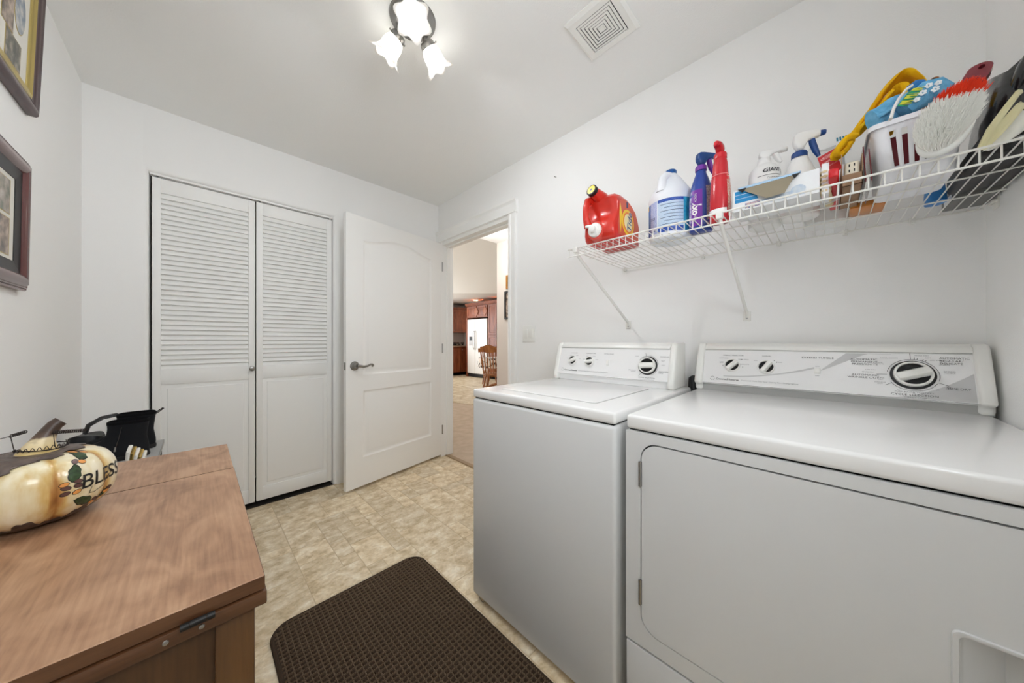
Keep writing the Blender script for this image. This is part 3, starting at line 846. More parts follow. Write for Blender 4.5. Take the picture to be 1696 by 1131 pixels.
YU = lambda y: UL - y
kd1 = knob(dr, frd, YU(0.272), 0.078, 0.0265, math.radians(48))
kd2 = knob(dr, frd, YU(0.163), 0.077, 0.0265, math.radians(60))
kd3 = knob(dr, frd, YU(-0.188), 0.074, 0.039, math.radians(22), True, 'cycle_dial')
m = MB(); m.prism(rrect(YU(0.022)-0.008, YU(0.022)+0.008, 0.062, 0.083, 0.002, 3), 0, 0.003, frd); m.build('rocker_switch', M_plastic, dr, bevel=0.001)
sw_ = MB()
def swoosh(us, lo, hi):
    vs = []; fs = []
    for i, u_ in enumerate(us):
        vs += [frd(u_, lo(u_), 0.0003), frd(u_, hi(u_), 0.0003)]
    for i in range(len(us)-1): fs.append((2*i, 2*i+2, 2*i+3, 2*i+1))
    sw_.add(vs, fs)
UW = 0.673
us = [YU(0.30) + (YU(0.03)-YU(0.30))*i/20 for i in range(21)]
swoosh(us, lambda u_: 0.030 + 0.34*(u_-YU(0.30))**2*2.0, lambda u_: 0.034 + 0.36*(u_-YU(0.30))**2*2.0)
us = [YU(0.012) + 0.16*i/16 for i in range(17)]
swoosh(us, lambda u_: min(0.140, 0.074 + 0.62*(u_-us[0])), lambda u_: min(0.141, 0.078 + 1.05*(u_-us[0])))
us = [UW-0.15 + 0.148*i/16 for i in range(17)]
swoosh(us, lambda u_: 0.001, lambda u_: 0.001 + 0.085*((u_-us[0])/0.148)**1.6)
sw_.build('swoosh_print', M_grey, dr, smooth=0)
ink, inl = MB(), MB()
logo(ink, inl, frd, YU(0.338), 0.020)
def T(mb, s_, y, v, size, al='CENTER', sx=1.3, **kw): put_text(mb, frd, s_, YU(y), v, size, 0.0006, align=al, sx=sx, **kw)
T(ink, 'FABRIC SELECTOR', 0.272, 0.121, 0.0066); T(ink, 'SIGNAL', 0.163, 0.121, 0.0066)
T(ink, 'EXTEND TUMBLE', 0.022, 0.119, 0.0082); T(inl, 'ON', 0.022, 0.088, 0.005); T(inl, 'OFF', 0.022, 0.053, 0.005)
T(inl, 'COTTONS', 0.304, 0.108, 0.0052); T(inl, 'LOW\nTEMP', 0.311, 0.092, 0.0046); T(inl, 'PERM PRESS', 0.236, 0.104, 0.0052); T(inl, 'DELICATE', 0.232, 0.084, 0.0052)
T(inl, 'OFF', 0.197, 0.102, 0.005); T(inl, 'LOUD', 0.126, 0.098, 0.005)
for y, v in ((0.305, 0.078), (0.242, 0.106), (0.237, 0.074), (0.140, 0.106), (0.133, 0.100)):
    ink.add([frd(YU(y)+a, v+b, 0.0006) for a, b in ell(0, 0, 0.0016, 0.0016, 8)], [tuple(range(8))])
T(ink, 'AUTOMATIC\nPERMANENT\nPRESS/KNITS', -0.119, 0.118, 0.0083, 'RIGHT', 1.25)
T(ink, 'AUTOMATIC\nWRINKLE OUT', -0.121, 0.064, 0.0083, 'RIGHT', 1.25)
T(ink, 'AUTOMATIC\nREGULAR/\nDELICATE', -0.240, 0.128, 0.0083, 'LEFT', 1.1)
T(ink, 'TIME DRY', -0.248, 0.035, 0.0086, 'LEFT', 1.1)
T(ink, 'CYCLE SELECTION', -0.188, 0.008, 0.0086, 'CENTER', 1.25); T(inl, 'PUSH KNOB TO START', -0.188, 0.0175, 0.0055); T(inl, 'ENERGY SAVER', -0.190, 0.0015, 0.0050)
cu, cv = YU(-0.188), 0.074
for a0, a1 in ((58, 172), (-18, 60), (-150, -28)):
    line2(ink, frd, arc(cu, cv, 0.0505, a0, a1, 20), 0.0011, 0.0006)
for a, L_ in ((92, 0.020), (84, 0.007), (78, 0.006), (66, 0.006), (60, 0.006), (182, 0.022), (214, 0.016), (-24, 0.020)):
    c_, s_ = math.cos(math.radians(a)), math.sin(math.radians(a))
    line2(ink, frd, [(cu+0.0505*c_, cv+0.0505*s_), (cu+(0.0505+L_)*c_, cv+(0.0505+L_)*s_)], 0.0011, 0.0006)
for s_, du, dv in (('LESS DRY', -0.085, 0.010), ('MORE DRY', -0.090, 0.002), ('COOL\nDOWN', -0.066, 0.036), ('COOL DOWN', -0.045, 0.052), ('SUPER\nDRY', -0.064, -0.016), ('WRINKLE\nOUT', -0.066, -0.030),
                   ('MORE DRY', 0.020, 0.062), ('DRY', 0.032, 0.055), ('LESS DRY', 0.046, 0.048), ('COOL\nDOWN', 0.060, 0.038), ('EXTEND\nTUMBLE', 0.068, 0.014), ('AIR\nDRY', 0.064, -0.034),
                   ('70', -0.030, -0.052), ('60', -0.016, -0.057), ('50', 0.0, -0.059), ('40', 0.015, -0.057), ('30', 0.030, -0.052), ('20', 0.044, -0.044)):
    put_text(inl, frd, s_, cu+du, cv+dv, 0.0046, 0.0006, align='CENTER', sx=1.2)
stuff(ink.build('lettering', M_ink, dr, smooth=0)); stuff(inl.build('small_lettering', M_inkl, dr, smooth=0))

# ================================================================= SEWING CABINET
SX0, SX1, SY0, SY1, SZ = -0.417, 0.0725, 0.613, 1.492, 0.75
sc = thing('sewing_cabinet', 'brown wooden sewing cabinet with hinged folding top, against the left wall', 'cabinet', ((SX0+SX1)/2, (SY0+SY1)/2, 0))
seam = 1.199
m = MB(); m.box(SX0, SX1, SY0, seam-0.0019, SZ-0.0205, SZ); m.build('lid', [M_woodtop], sc, bevel=0.0012, bseg=1, smooth=30)
m = MB(); m.box(SX0, SX1-0.0005, seam+0.0019, SY1, SZ-0.0205, SZ-0.0003); m.build('lid', [M_woodtop], sc, bevel=0.0012, bseg=1, smooth=30)
m = MB(); m.box(SX0, SX1+0.0004, SY0-0.0006, SY0+0.0002, SZ-0.0203, SZ-0.0012); m.box(SX1-0.0002, SX1+0.0006, SY0, seam-0.0021, SZ-0.0203, SZ-0.0012); m.build('edge_shade', M_woodedge, sc, smooth=0)  # thin dark strips, shade of the unlit lid edges put into colour
m = MB(); m.box(SX0, SX1-0.0006, seam+0.0010, seam+0.0020, SZ-0.0203, SZ-0.0006); m.box(SX0, SX1-0.0006, seam-0.0020, seam-0.0016, SZ-0.0203, SZ-0.0006); m.build('seam_shade', mat('seam_shade_brown', (44, 26, 15), 0.7), sc, smooth=0)  # shade inside the seam, painted as dark brown strips
m = MB(); m.box(SX0, SX1+0.003, SY0-0.003, SY1+0.003, SZ-0.0435, SZ-0.0235); m.build('lower_leaf', M_woodedge, sc, bevel=0.002, bseg=2, smooth=30)
m = MB(); m.box(SX0+0.002, SX1-0.001, seam-0.004, seam+0.004, SZ-0.0235, SZ-0.0207); m.box(SX0+0.02, SX1-0.006, SY0+0.006, SY1-0.006, SZ-0.0240, SZ-0.0203); m.build('leaf_gap_shade', M_dark, sc, smooth=0)  # dark sheets standing in for the shade inside the gap
bx0, bx1, by0, by1 = SX0+0.012, SX1-0.010, SY0+0.012, SY1-0.012
for x_, y_ in ((bx1-0.045, by0), (bx1-0.045, by1-0.045), (bx0, by0), (bx0, by1-0.045)):
    MB().box(x_, x_+0.045, y_, y_+0.045, 0.0, SZ-0.0435).build('post', M_woodbody, sc, bevel=0.003, smooth=30)
MB().box(bx0+0.045, bx1-0.045, by0+0.010, by0+0.026, 0.06, SZ-0.0435).build('side_panel', M_woodpanel, sc, smooth=0)
MB().box(bx0+0.045, bx1-0.045, by1-0.026, by1-0.010, 0.06, SZ-0.0435).build('side_panel', M_woodpanel, sc, smooth=0)
MB().box(bx0+0.010, bx0+0.026, by0+0.045, by1-0.045, 0.06, SZ-0.0435).build('back_panel', M_woodpanel, sc, smooth=0)
for k in range(2):
    y0_ = by0+0.047 + k*(by1-by0-0.094)/2; y1_ = y0_ + (by1-by0-0.094)/2 - 0.003
    dd = MB(); dd.box(bx1-0.024, bx1-0.006, y0_, y1_, 0.065, SZ-0.048); dd.build('door', M_woodbody, sc, bevel=0.002)
hg = MB()
for a, b in ((-0.017, -0.0085), (-0.008, 0.0085), (0.009, 0.017)):
    hg.tube([(a, SY0-0.006, SZ-0.022), (b, SY0-0.006, SZ-0.022)], 0.0045, 10)
hg.build('hinge', M_blkmetal, sc)
for x_ in (-0.030, 0.0035):
    MB().lathe([(0.0035, 0.0), (0.003, 0.0008), (0.0, 0.001)], (x_, SY0-0.003, SZ-0.034), 12, (0, -1, 0)).build('catch_button', M_steel, sc)

# ================================================================= FLOOR MAT
M_mat_d = mat('dark_brown_loops', (54, 42, 32), 0.95, spec=0.1, bump=(900, 0.8, 0.003), var=(420, (76, 60, 46), 3))
M_mat_l = mat('brown_ribs', (100, 82, 66), 0.95, spec=0.1, bump=(900, 0.8, 0.003), var=(500, (130, 110, 90), 3))
M_mat_e = mat('brown_binding', (66, 53, 42), 0.9, spec=0.15, bump=(700, 0.5, 0.002))
mt = thing('floor_mat', 'dark brown waffle weave floor mat in front of the washer', 'mat', (0.5, 0.95, 0))
X0, X1, Y0, Y1, RR = 0.186, 0.812, 0.40, 1.507, 0.075
MB().prism(rrect(X0, X1, Y0, Y1, RR, 10), 0.0002, 0.006, lambda u, v, w_: (u, v, w_)).build('backing', M_mat_e, mt, smooth=30)
rim = MB(); rp = rrect(X0+0.006, X1-0.006, Y0+0.006, Y1-0.006, RR-0.006, 12)
rim.tube([(a, b, 0.0055) for a, b in rp], 0.0062, 8, closed=True, flat=None); rim.build('binding', M_mat_e, mt)
def inside(x, y, e=0.010):
    if not (X0+e < x < X1-e and Y0+e < y < Y1-e): return False
    for cx_, cy_ in ((X0+RR, Y0+RR), (X1-RR, Y0+RR), (X0+RR, Y1-RR), (X1-RR, Y1-RR)):
        if (x < X0+RR or x > X1-RR) and (y < Y0+RR or y > Y1-RR):
            if (x < X0+RR) == (cx_ < (X0+X1)/2) and (y < Y0+RR) == (cy_ < (Y0+Y1)/2):
                return math.hypot(x-cx_, y-cy_) < RR-e
    return True
P_ = 0.0185
random.seed(4)
loops, ribs = MB(), MB()
nx_, ny_ = int((X1-X0)/P_), int((Y1-Y0)/P_)
for i in range(nx_+1):
    for j in range(ny_+1):
        x, y = X0 + 0.004 + i*P_, Y0 + 0.004 + j*P_
        if inside(x + P_*0.5, y + P_*0.5, 0.014):
            cx_, cy_ = x+P_*0.5+random.uniform(-.0008, .0008), y+P_*0.5+random.uniform(-.0008, .0008)
            h = 0.0085 + random.uniform(-0.0008, 0.001); a = P_*0.33
            loops.add([(cx_-a, cy_-a, 0.005), (cx_+a, cy_-a, 0.005), (cx_+a, cy_+a, 0.005), (cx_-a, cy_+a, 0.005),
                       (cx_-a*.6, cy_-a*.6, h), (cx_+a*.6, cy_-a*.6, h), (cx_+a*.6, cy_+a*.6, h), (cx_-a*.6, cy_+a*.6, h)],
                      [(4,5,6,7),(0,1,5,4),(1,2,6,5),(2,3,7,6),(3,0,4,7)])
        for (px_, py_, dx_, dy_) in ((x + P_*0.5, y, P_*0.46, P_*0.13), (x, y + P_*0.5, P_*0.13, P_*0.46)):
            for q in range(2):
                ox, oy = (px_ + (q-0.5)*dx_, py_) if dx_ > dy_ else (px_, py_ + (q-0.5)*dy_)
                hx_, hy_ = (dx_*0.52, dy_) if dx_ > dy_ else (dx_, dy_*0.52)
                if not inside(ox, oy, 0.010): continue
                h = 0.0108 + random.uniform(-0.0008, 0.0008)
                ribs.add([(ox-hx_, oy-hy_, 0.005), (ox+hx_, oy-hy_, 0.005), (ox+hx_, oy+hy_, 0.005), (ox-hx_, oy+hy_, 0.005),
                          (ox-hx_*.8, oy-hy_*.45, h), (ox+hx_*.8, oy-hy_*.45, h), (ox+hx_*.8, oy+hy_*.45, h), (ox-hx_*.8, oy+hy_*.45, h)],
                         [(4,5,6,7),(0,1,5,4),(1,2,6,5),(2,3,7,6),(3,0,4,7)])
stuff(loops.build('pile', M_mat_d, mt, smooth=60)); stuff(ribs.build('rib_pile', M_mat_l, mt, smooth=60))

# ================================================================= SMALL WALL THINGS
sp = thing('light_switch', 'white double rocker light switch plate beside the doorway', 'light switch', (XB, 1.498, 1.164))
MB().box(XB-0.006, XB, 1.440, 1.557, 1.105, 1.223).build('plate', M_plastic, sp, bevel=0.003, bseg=2)
for yc in (1.475, 1.522):
    k = MB(); k.hexa([(XB-0.0065, yc-0.0165, 1.131), (XB-0.005, yc-0.0165, 1.131), (XB-0.005, yc+0.0165, 1.131), (XB-0.0065, yc+0.0165, 1.131),
                      (XB-0.012, yc-0.0165, 1.197), (XB-0.005, yc-0.0165, 1.197), (XB-0.005, yc+0.0165, 1.197), (XB-0.012, yc+0.0165, 1.197)])
    k.build('rocker', M_plastic, sp, bevel=0.001)
nl = tag(MB().lathe([(0.0025, 0.0), (0.0015, 0.001), (0.0015, 0.014), (0.003, 0.015), (0.0, 0.017)], (XB, 1.26, 2.195), 10, (-1, 0, -0.2)).build('wall_nail', M_blkmetal, loc=(XB, 1.26, 2.195)), 'small dark nail in the bare wall above the light switch', 'nail')

# framed collages on the left wall
M_mat_w = mat('white_picture_mat', (226, 224, 216), 0.7)
M_glass = mat('picture_glass', (255, 255, 255), 0.03, spec=0.5, trans=1.0, alpha=0.12)
def photo_mat(i, c1, c2, c3):
    m = bpy.data.materials.new('faded_photo'); m.use_nodes = True
    nt = m.node_tree; b = nt.nodes['Principled BSDF']; tc = nt.nodes.new('ShaderNodeTexCoord')
    n1 = nt.nodes.new('ShaderNodeTexNoise'); n1.inputs['Scale'].default_value = 26 + 3*i; n1.inputs['Detail'].default_value = 4
    nt.links.new(tc.outputs['Object'], n1.inputs['Vector'])
    r_ = nt.nodes.new('ShaderNodeValToRGB'); e = r_.color_ramp.elements
    e[0].position = 0.36; e[0].color = lin(c1); e[1].position = 0.66; e[1].color = lin(c3); k = e.new(0.5); k.color = lin(c2)
    nt.links.new(n1.outputs['Fac'], r_.inputs['Fac']); nt.links.new(r_.outputs['Color'], b.inputs['Base Color']); b.inputs['Roughness'].default_value = 0.3
    return m
M_ph = [photo_mat(0, (96, 106, 88), (150, 140, 128), (190, 184, 176)), photo_mat(1, (72, 66, 60), (140, 122, 108), (196, 178, 164)),
        photo_mat(2, (98, 120, 148), (150, 160, 170), (206, 204, 200)), photo_mat(3, (58, 60, 52), (108, 104, 92), (170, 156, 140))]
def wall_frame(name, label, y0, y1, z0, z1, prof, mats, lean, photos):
    """prof: list of (inset from outer edge, depth from wall, material index)"""
    t = thing(name, label, 'picture frame', (XC, (y0+y1)/2, z0))
    def P(y, z, dep):
        return (XC + dep + lean*(z-z0)/(z1-z0), y, z)
    sides = [((y0, z0), (y1, z0), 0, 1), ((y1, z0), (y1, z1), -1, 0), ((y1, z1), (y0, z1), 0, -1), ((y0, z1), (y0, z0), 1, 0)]
    nrm = [(1, 1), (-1, 1), (-1, -1), (1, -1)]
    for i in range(4):
        a, b = sides[i][0], sides[i][1]
        na, nb = nrm[i], nrm[(i+1) % 4]
        m_ = MB(); n = len(prof)
        vs = [P(a[0]+na[0]*p[0], a[1]+na[1]*p[0], p[1]) for p in prof] + [P(b[0]+nb[0]*p[0], b[1]+nb[1]*p[0], p[1]) for p in prof]
        vs += [P(a[0]+na[0]*prof[-1][0], a[1]+na[1]*prof[-1][0], 0.002), P(a[0], a[1], 0.002), P(b[0]+nb[0]*prof[-1][0], b[1]+nb[1]*prof[-1][0], 0.002), P(b[0], b[1], 0.002)]
        m_.v = [tuple(q) for q in vs]
        for k in range(n-1):
            m_.f.append((k, k+1, n+k+1, n+k)); m_.mi.append(prof[k][2])
        m_.f.append((2*n+1, 0, n, 2*n+3)); m_.mi.append(prof[0][2])
        m_.f.append((n-1, 2*n, 2*n+2, 2*n-1)); m_.mi.append(prof[-2][2])
        m_.f.append((2*n, 2*n+1, 2*n+3, 2*n+2)); m_.mi.append(prof[0][2])
        m_.build('moulding', mats, t, smooth=45)
    I = prof[-1][0]
    fm = lambda u, v, w_: P(u, v, 0.011 + w_)
    mm = MB(); mm.prism([(y0+I-0.002, z0+I-0.002), (y1-I+0.002, z0+I-0.002), (y1-I+0.002, z1-I+0.002), (y0+I-0.002, z1-I+0.002)], -0.006, 0.0, fm)
    mm.build('picture_mat', M_mat_w, t, smooth=0)
    for k, (shape, a0, a1, b0, b1) in enumerate(photos):
        poly = [(a0, b0), (a1, b0), (a1, b1), (a0, b1)] if shape == 'r' else ell((a0+a1)/2, (b0+b1)/2, (a1-a0)/2, (b1-b0)/2, 28)
        cy_, cz_ = sum(p[0] for p in poly)/len(poly), sum(p[1] for p in poly)/len(poly)
        bd = [(cy_+(p[0]-cy_)*1.05, cz_+(p[1]-cz_)*1.04) for p in poly]
        q = MB(); q.prism(bd, 0.0, 0.0008, fm); q.build('photo_border', M_brass, t, smooth=0)
        q = MB(); q.prism(poly, 0.0003, 0.0012, fm); q.build('photo', M_ph[k % 4], t, smooth=0)
    return t
wall_frame('picture_frame', 'upper framed photo collage with gold inner moulding, hanging tilted near the ceiling', 1.22, 1.965, 1.897, 2.372,
           [(0.0, 0.020, 0), (0.004, 0.026, 0), (0.014, 0.029, 0), (0.030, 0.022, 0), (0.042, 0.019, 1), (0.050, 0.022, 1), (0.056, 0.018, 1), (0.062, 0.018, 1), (0.068, 0.012, 1)],
           [M_cherryd, M_brass], 0.016,
           [('r', 1.60, 1.70, 2.20, 2.33), ('r', 1.70, 1.78, 2.065, 2.165), ('o', 1.785, 1.865, 2.095, 2.235), ('r', 1.735, 1.845, 1.975, 2.06), ('r', 1.76, 1.86, 2.25, 2.33), ('r', 1.56, 1.68, 1.985, 2.165)])
M_red = mat('red_brown_moulding', (92, 48, 46), 0.25, coat=0.4)
wall_frame('picture_frame', 'lower red brown framed photo collage with black inner lip', 1.30, 1.886, 1.277, 1.704,
           [(0.0, 0.016, 0), (0.004, 0.019, 0), (0.006, 0.016, 0), (0.010, 0.022, 0), (0.013, 0.020, 0), (0.020, 0.027, 0), (0.034, 0.029, 0), (0.046, 0.024, 0), (0.050, 0.017, 1), (0.085, 0.013, 1)],
           [M_red, M_black], 0.006,
           [('r', 1.565, 1.765, 1.50, 1.602), ('r', 1.565, 1.765, 1.375, 1.485)])

# ================================================================= WIRE SHELF
DK = 1.512
FX, BX, SYL, SYR = 1.146, 1.656, 0.795, -0.333
ws = thing('wire_shelf', 'white coated wire shelf bracketed to the wall above both machines', 'shelf', ((FX+BX)/2, (SYL+SYR)/2, DK))
wr_ = MB(); wr_.tube([(BX, SYL-0.004, DK-0.0015), (FX+0.004, SYL-0.004, DK-0.0015), (FX, SYL-0.004, DK-0.005), (FX-0.001, SYL-0.004, DK-0.034)], 0.0016, 6)
w0 = wr_.build('wire', M_wire, ws); nW = int((SYL-SYR-0.008)/0.0254)
for i in range(1, nW+1): inst(w0, ws, (0, -0.0254*i, 0), 'wire')
for x, z, rr_ in ((BX+0.003, DK-0.005, 0.003), (FX-0.003, DK-0.003, 0.0028), (FX-0.004, DK-0.036, 0.0026), (1.318, DK-0.0052, 0.0022), (1.488, DK-0.0052, 0.0022)):
    MB().tube([(x, SYL+0.003, z), (x, SYR, z)], rr_, 8).build('rod', M_wire, ws)
for yy, zf in ((0.760, 1.211), (0.234, 1.228)):
    b = MB(); b.tube([(FX+0.004, yy, DK-0.012), (FX+0.014, yy, DK-0.028), (1.640, yy+0.006, zf+0.016), (1.664, yy+0.006, zf+0.004), (1.667, yy+0.006, zf-0.016)], [0.007, 0.0078, 0.0078, 0.007, 0.005], 10, flat=0.75)
    b.build('brace', M_wire, ws)
    MB().box(1.665, XB, yy-0.008, yy+0.020, zf-0.030, zf+0.012).build('brace_foot', M_wire, ws, bevel=0.002)
    MB().lathe([(0.004, 0), (0.003, 0.0015), (0, 0.002)], (1.665, yy+0.006, zf-0.018), 10, (-1, 0, 0)).build('screw', M_steel, ws)
    MB().box(FX-0.008, FX+0.010, yy-0.009, yy+0.009, DK-0.022, DK+0.002).build('clip', M_wire, ws, bevel=0.003)
for yy in (0.782, 0.405, 0.135, -0.05, -0.20):
    c_ = MB(); c_.box(BX-0.003, XB, yy-0.007, yy+0.007, DK-0.016, DK+0.004); c_.box(BX-0.010, BX-0.003, yy-0.004, yy+0.004, DK-0.013, DK-0.001)
    c_.build('wall_clip', M_wire, ws, bevel=0.002)
    MB().lathe([(0.003, 0), (0.002, 0.001), (0, 0.0014)], (BX-0.003, yy, DK-0.010), 8, (-1, 0, 0)).build('screw', M_blkmetal, ws)
eb = MB()
for x_ in (1.28, 1.58):
    eb.box(x_-0.02, x_+0.02, YD, YD+0.004, DK-0.03, DK+0.006); eb.box(x_-0.02, x_+0.02, YD+0.004, YD+0.012, DK-0.014, DK-0.008)
eb.build('end_bracket', M_wire, ws, bevel=0.001)

D0 = DK + 0.0006      # items stand here
# generic bottle shaped by elliptical sections
def sect_fn(sections):
    def f(z):
        for (z0, a0, b0), (z1, a1, b1) in zip(sections[:-1], sections[1:]):
            if z <= z1 or (z1, a1, b1) == sections[-1]:
                t = 0 if z1 == z0 else max(0.0, min(1.0, (z - z0)/(z1 - z0)))
                return a0 + (a1-a0)*t, b0 + (b1-b0)*t
    return f
class Bottle:
    def __init__(s, c, sections, rot=0.0, expo=2.0):
        s.c = Vector(c); s.sec = sections; s.f = sect_fn(sections); s.rot = rot; s.e = expo
    def P(s, th, z, lift=0.0):
        a, b = s.f(z); t = th - s.rot
        ca, sa = math.cos(t), math.sin(t); k = 2.0/s.e
        x = a*math.copysign(abs(ca)**k, ca); y = b*math.copysign(abs(sa)**k, sa)
        L = math.hypot(x, y) or 1
        x *= (L+lift)/L; y *= (L+lift)/L
        cr, sr = math.cos(s.rot), math.sin(s.rot)
        return (s.c.x + x*cr - y*sr, s.c.y + x*sr + y*cr, s.c.z + z)
    def body(s, mb, seg=32, step=None):
        mb.rings([[s.P(2*math.pi*k/seg, z) for k in range(seg)] for z, a, b in s.sec]); return mb
    def wrap(s, mb, t0, t1, z0, z1, lift=0.0006, n=12, nz=4, slope=0.0):
        t0, t1 = math.radians(t0), math.radians(t1)
        return mb.grid(n+1, nz+1, lambda i, j: s.P(t0+(t1-t0)*i, z0+(z1-z0)*j, lift))
    def text(s, mb, body, th, z, size, lift=0.0012, rot=0.0, **kw):
        th = math.radians(th)
        def fr(u, v, w_):
            a, b = s.f(z + v); r_ = (a+b)/2
            return s.P(th + u/r_, z + v, w_)
        put_text(mb, fr, body, 0, 0, size, lift, rot=rot, **kw)
def spray_head(parent, c, ang, mats, h=0.06, L=0.075, collar=0.018, trig=True, nozzle=None):
    """collar, tapered head pointing along ang, trigger and nozzle tip; c = top of the bottle neck"""
    ca, sa = math.cos(ang), math.sin(ang); c = Vector(c)
    def Q(u, w_, z): return tuple(c + Vector((ca*u - sa*w_, sa*u + ca*w_, z)))
    m = MB(); m.lathe([(collar, 0.0), (collar, 0.014), (collar*0.9, 0.018), (collar*0.7, 0.018)], c, 24, wob=lambda r_, h_, t: (r_*(1+0.02*math.cos(24*t)), h_)); m.build('collar', mats[1], parent)
    W_ = 0.012
    m = MB()
    rr_ = []
    for u, z0, z1, ww in ((-0.020, 0.040, 0.044, 0.006), (-0.017, 0.030, 0.056, 0.011), (-0.006, 0.018, 0.061, W_), (0.012, 0.018, 0.062, W_), (0.024, 0.036, 0.061, W_), (0.05, 0.042, 0.060, W_*0.95), (0.06, 0.043, 0.059, W_*0.9)):
        z0 *= h/0.06; z1 *= h/0.06
        zm, hz_ = (z0+z1)/2, (z1-z0)/2
        rr_.append([Q(u*L/0.075, ww*math.copysign(abs(math.cos(t))**0.6, math.cos(t)), zm + hz_*math.copysign(abs(math.sin(t))**0.6, math.sin(t))) for t in [2*math.pi*k/16 for k in range(16)]])
    m.rings(rr_); m.build('spray_head', mats[0], parent, smooth=50)
    k_ = L/0.075; q = h/0.06
    m = MB(); m.tube([Q(0.058*k_, 0, 0.051*q), Q(0.072*k_, 0, 0.051*q), Q(0.078*k_, 0, 0.051*q)], [0.009, 0.0085, 0.007], 14); m.build('nozzle', mats[2], parent)
    if trig:
        m = MB(); m.tube([Q(0.036*k_, 0, 0.044*q), Q(0.040*k_, 0, 0.030*q), Q(0.048*k_, 0, 0.012*q), Q(0.058*k_, 0, -0.004*q)], [0.006, 0.007, 0.0065, 0.004], 10, flat=1.3); m.build('trigger', mats[2], parent)

M_orange = mat('detergent_orange_red', (206, 44, 30), 0.3, coat=0.3, sss=0.05)
M_labor = mat('label_orange', (214, 88, 58), 0.4); M_yel = mat('label_yellow', (246, 206, 40), 0.4); M_org2 = mat('label_ring_orange', (236, 130, 40), 0.4); M_navy = mat('label_navy', (24, 40, 92), 0.4)
M_cream_l = mat('label_cream', (244, 228, 170), 0.4); M_whitep = mat('print_white', (240, 240, 238), 0.45)
# ---- detergent jug lying on its side, spigot over the front edge
jg = thing('detergent_jug', 'orange red laundry detergent jug with white spigot on the wire shelf', 'jug', (1.24, 0.638, DK))
prof = [(1.150, 0.0), (1.128, 0.012), (1.122, 0.035), (1.124, 0.062), (1.142, 0.085), (1.158, 0.110), (1.156, 0.150), (1.150, 0.172), (1.165, 0.186), (1.195, 0.192), (1.250, 0.190), (1.300, 0.176), (1.345, 0.140), (1.366, 0.105), (1.372, 0.050), (1.362, 0.008), (1.345, 0.0)]
m = MB(); ycs = [(0.575, 0.86), (0.580, 0.93), (0.592, 0.985), (0.610, 1.0), (0.672, 1.0), (0.690, 0.985), (0.702, 0.93), (0.707, 0.86)]
cxm, czm = 1.245, 0.095
m.rings([[(cxm + (px_-cxm)*(0.9 + 0.1*k), y_, D0 + 0.0 + max(0, (pz_-czm)*(0.88+0.12*k) + czm - (czm*(1-(0.88+0.12*k)))*0) - (czm - czm*(0.88+0.12*k))*1.0 + (0 if True else 0)) for px_, pz_ in prof] for y_, k in ((ya, (kk-0.86)/0.14) for ya, kk in ycs)])
m.build('body', M_orange, jg, smooth=60)
m = MB(); m.tube([(1.215, 0.650, D0+0.165), (1.170, 0.656, D0+0.186), (1.135, 0.660, D0+0.196), (1.121, 0.661, D0+0.199)], [0.035, 0.028, 0.0215, 0.0205], 20); m.build('neck', M_orange, jg, smooth=60)
m = MB(); m.tube([(1.124, 0.661, D0+0.198), (1.108, 0.662, D0+0.2025)], [0.0225, 0.0225], 24); co = m.build('cap', M_black, jg, bevel=0.002)
axc = (Vector((1.108, 0.662, 0.2025)) - Vector((1.124, 0.661, 0.198))).normalized()
m = MB(); m.lathe([(0.0175, 0.0), (0.0105, 0.0003)], Vector((1.1079, 0.662, D0+0.2026)), 24, axc); m.build('cap_ring', M_yel, co, smooth=0)
m = MB(); m.lathe([(0.008, 0.0), (0.0, 0.0008)], Vector((1.1079, 0.662, D0+0.2026)), 20, axc); m.build('cap_disc', M_navy, co)
m = MB(); m.tube([(1.155, 0.688, D0+0.182), (1.128, 0.690, D0+0.170), (1.113, 0.690, D0+0.135), (1.112, 0.688, D0+0.095), (1.124, 0.684, D0+0.060)], [0.016, 0.014, 0.012, 0.0125, 0.018], 14); m.build('handle', M_orange, jg, smooth=60)
m = MB(); m.lathe([(0.040, -0.02), (0.038, 0.0), (0.034, 0.008), (0.0, 0.009)], (1.128, 0.652, D0+0.040), 28, (-1, 0, 0.0)); m.build('spigot_boss', mat('boss_red', (214, 78, 66), 0.35), jg)
m = MB(); m.lathe([(0.028, 0.0), (0.028, 0.008), (0.025, 0.012), (0.014, 0.013), (0.013, 0.03), (0.009, 0.032)], (1.119, 0.650, D0+0.040), 28, (-1, 0, 0)); m.tube([(1.093, 0.650, D0+0.050), (1.093, 0.666, D0+0.052), (1.090, 0.676, D0+0.053)], [0.007, 0.006, 0.005], 10); m.build('spigot', M_plastic, jg)
ty = 0.5745
lf = lambda u, v, w_=0.0: (u, ty - w_, D0 + v)
m = MB(); m.prism([(1.163, 0.020), (1.157, 0.06), (1.170, 0.10), (1.172, 0.150), (1.205, 0.170), (1.262, 0.167), (1.318, 0.142), (1.345, 0.100), (1.348, 0.040), (1.335, 0.016)], 0.0, 0.0006, lf); m.build('label', M_labor, jg, smooth=0)
m = MB(); m.prism([(1.178, 0.145), (1.171, 0.105), (1.176, 0.062), (1.182, 0.030), (1.190, 0.075), (1.192, 0.110)], 0.0006, 0.0010, lf); m.build('label_flash', M_yel, jg, smooth=0)
m = MB()
for a, b, l_, mi in ((0.054, 0.053, 0.0010, 0), (0.044, 0.043, 0.0014, 1), (0.036, 0.035, 0.0018, 2)):
    m.cur = mi; m.prism(ell(1.247, 0.083, a, b, 32), l_-0.0004, l_, lf)
m.build('emblem', [M_yel, M_org2, M_cream_l], jg, smooth=0)
